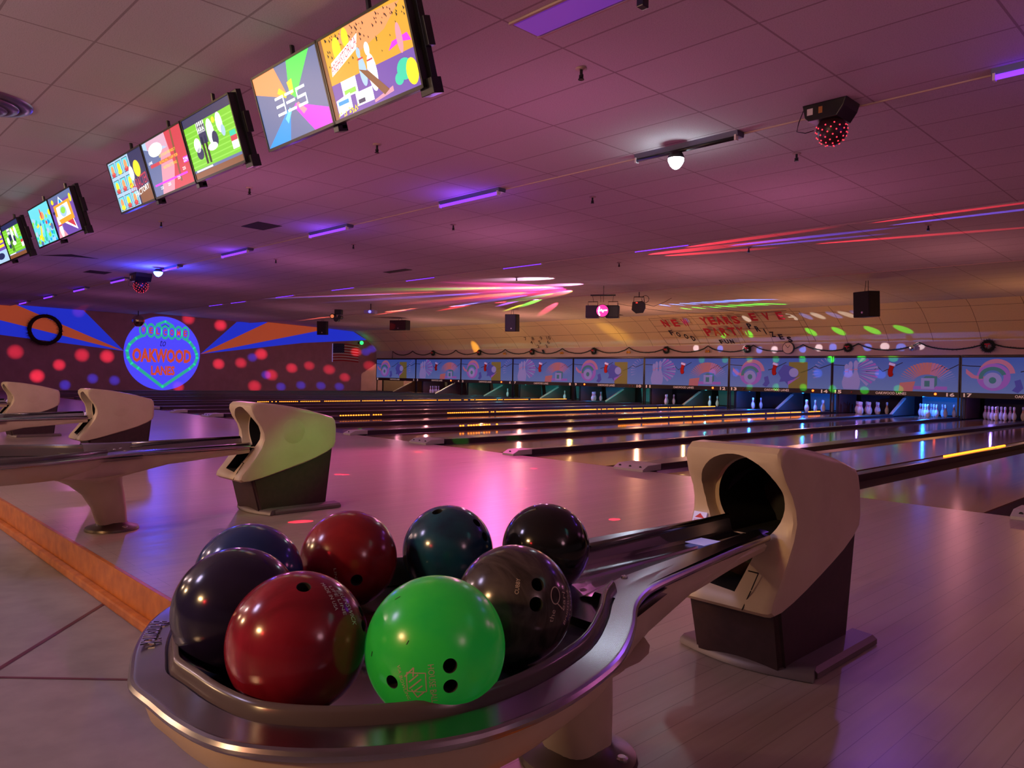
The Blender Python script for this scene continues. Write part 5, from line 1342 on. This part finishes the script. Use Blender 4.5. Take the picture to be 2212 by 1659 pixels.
for i, x in enumerate((23.96, 24.43, 24.8, 25.3, 25.68, 26.06, 22.4, 20.1)): spot((21.6, 12.5, 2.75), (x, 16.62, 3.0), .12, (.12, .22, 1) if i % 2 else WHT, .4, .4)
# yellow washes on the cove
spot((14.0, 12.5, 2.6), (16.6, 17.0, 2.75), .55, (1, .55, .05), .22, 1.0); spot((9.0, 14.0, 2.9), (7.9, 17.5, 2.3), .30, (1, .45, .02), .55, .9)
spot((9.0, 14.0, 2.9), (8.0, ymask, 1.2), .42, (1, .55, .45), .16, .9)

def ceilz(y):
    for (y0, z0), (y1, z1) in zip(CEIL, CEIL[1:]):
        if y0 <= y <= y1 and y1 > y0: return z0 + (z1 - z0) * (y - y0) / (y1 - y0)
    return 3.2
def streak(S, A, B, col, L_, blend=.3):
    """light beam grazing the ceiling from lamp S, lit from A to B"""
    S = Vector(S); A = Vector((*A, ceilz(A[1]))); B = Vector((*B, ceilz(B[1])))
    near = (A.xy - S.xy).length; far = (B.xy - S.xy).length
    tn = (A.z - S.z) / near; tf = (B.z - S.z) / far
    an, af = math.atan(tn), math.atan(tf)
    beta, a = (an + af) / 2, abs(an - af) / 2
    mid = ((A.xy - S.xy).normalized() + (B.xy - S.xy).normalized()).normalized()
    d = Vector((mid.x * math.cos(beta), mid.y * math.cos(beta), math.sin(beta)))
    dist = (near * far) ** .5
    o = lamp('grazing_beam', 'SPOT', S, col, L_ * 4 * PI * dist * dist * 5.5 / max(math.sin(abs(beta)), .02), S + d * 3, 0.0, 2 * a, blend)
    return o
S1 = (22.0, 8.9, 3.0)
MAG = (1, .03, .42)
for A, B, c, l in [((21.2, 8.0), (18.6, 6.6), MAG, .9), ((21.3, 8.3), (15.8, 6.9), (1, .02, .10), .5), ((21.4, 8.7), (16.5, 7.9), MAG, .6), ((21.0, 8.6), (14.5, 7.9), (1, .02, .08), .5), ((21.3, 9.0), (17.0, 8.8), (1, .03, .2), .5),
                   ((21.0, 9.2), (15.0, 9.0), RED, .4), ((20.8, 8.3), (17.5, 7.1), (.2, .1, 1), .5), ((20.0, 7.8), (15.0, 6.1), (.3, .9, .1), .18), ((19.0, 7.6), (13.0, 6.2), (.6, .4, .05), .18), ((21.3, 9.4), (18.5, 9.7), (1, .5, .05), .5),
                   ((20.5, 9.6), (16.2, 10.1), (.2, .9, .1), .25), ((19.5, 9.5), (14.5, 9.9), (.15, .12, 1), .4), ((19.0, 9.0), (11.5, 8.9), RED, .35), ((18.5, 8.3), (10.5, 7.6), (.25, .15, 1), .35), ((17.5, 7.4), (10.0, 6.0), (1, .1, .1), .3), ((16.0, 7.0), (8.5, 5.7), (.2, .2, 1), .35)]:
    streak(S1, A, B, c, l)
streak((22.9, 7.6, 3.0), (22.3, 7.4), (19.4, 6.4), (1, .55, .9), 2.2, .8)
streak((22.9, 8.6, 3.0), (22.3, 8.5), (19.6, 7.9), (1, .35, .8), 1.6, .8)
for A, B, c, l in [((18.2, 10.8), (15.0, 11.5), (.4, .12, 1), .6), ((18.8, 10.9), (15.6, 12.2), (.2, .9, .08), .5), ((17.0, 11.6), (14.5, 13.0), (.6, .7, .05), .4), ((16.5, 10.7), (11.5, 11.5), RED, .45), ((13.0, 10.6), (8.0, 11.6), (1, .1, .1), .4), ((9.5, 10.5), (3.5, 11.3), (1, .15, .1), .4), ((15.0, 10.5), (10.0, 10.9), (.15, .15, 1), .45), ((18.5, 11.8), (14.0, 15.0), (1, .1, .2), .3)]:
    streak(S1, A, B, c, l * 2.2, .6)
rs = random.Random(11)
for i in range(22):
    a = PI + rs.uniform(-.42, .50); n_ = rs.uniform(.7, 3.2); f_ = n_ + rs.uniform(1.5, 8.5)
    c = rs.choice([MAG, MAG, (1, .02, .12), (1, .02, .12), (1, .05, .3), (.25, .12, 1), (.2, .9, .1), (.9, .5, .05)])
    streak(S1, (S1[0] + n_ * math.cos(a), S1[1] - n_ * math.sin(a) * -1), (S1[0] + f_ * math.cos(a), S1[1] + f_ * math.sin(a)), c, rs.uniform(.12, .45), .6)
lamp('magenta_glow', 'SPOT', (20.4, 8.0, 2.3), (1, .05, .40), 45, (19.6, 7.8, 3.4), .0, 2.3, 1.0)  # added upward fill tinting the ceiling pink round the stage light
S2 = (24.2, 6.0, 3.12)
for A, B, c, l in [((26.0, 6.15), (29.6, 6.1), RED, .6), ((26.2, 6.35), (28.6, 6.9), RED, .5), ((27.0, 5.9), (30.2, 5.7), RED, .5), ((27.7, 6.3), (31.0, 6.1), (.12, .08, 1), .5), ((28.0, 6.5), (30.6, 6.6), (.15, .08, 1), .35), ((29.0, 6.9), (33.0, 7.4), RED, .4), ((30.4, 5.8), (34.0, 5.7), RED, .5), ((30.6, 6.1), (34.0, 6.2), (.15, .1, 1), .45)]:
    streak(S2, A, B, c, l)
# fan of blue and green pips on the far ceiling panel
for i in range(8): streak((20.8, 12.3, 3.05), (21.0 + i * .38, 13.6), (21.15 + i * .52, 14.2), (.1, .25, 1), 2.5, .4)
for i in range(7): streak((20.8, 12.3, 3.0), (21.1 + i * .42, 14.6), (21.3 + i * .55, 15.2), GRN, 2.5, .3)
# floor colour: magenta wash and violet wash from the ceiling
lamp('floor_wash', 'SPOT', (26.5, 1.5, 3.2), (1, .10, .48), 1100, (28.8, -1.6, 0), .05, .95, 1.0)
lamp('floor_wash', 'SPOT', (32.5, 1.0, 3.2), (.35, .12, .9), 60, (34.6, -2.6, 0), .05, 1.0, 1.0)
lamp('floor_wash', 'SPOT', (22.5, 0.5, 3.2), (.12, .10, 1), 240, (24.5, -2.2, 0), .05, .8, 1.0)
lamp('hood_green_wash', 'SPOT', (33.6, -.6, 3.2), (.15, 1, .08), 420, (30.4, -3.9, .35), .02, .12, 1.0)
spot((29.5, -2.0, 3.1), (26.85, .55, .05), .16, GRN, .5, .5)
spot((29.5, -2.0, 3.1), (27.0, 1.5, .05), .14, GRN, .25, .8)
for x, y in ((30.77, -4.05), (28.96, -2.64), (30.59, -1.90), (29.67, -.81), (27.7, -.8), (31.97, -2.40)): spot((32.12, .13, 3.05), (x, y, 0), .018, (1, .01, .05), 3.0, .2, 'laser_dot')
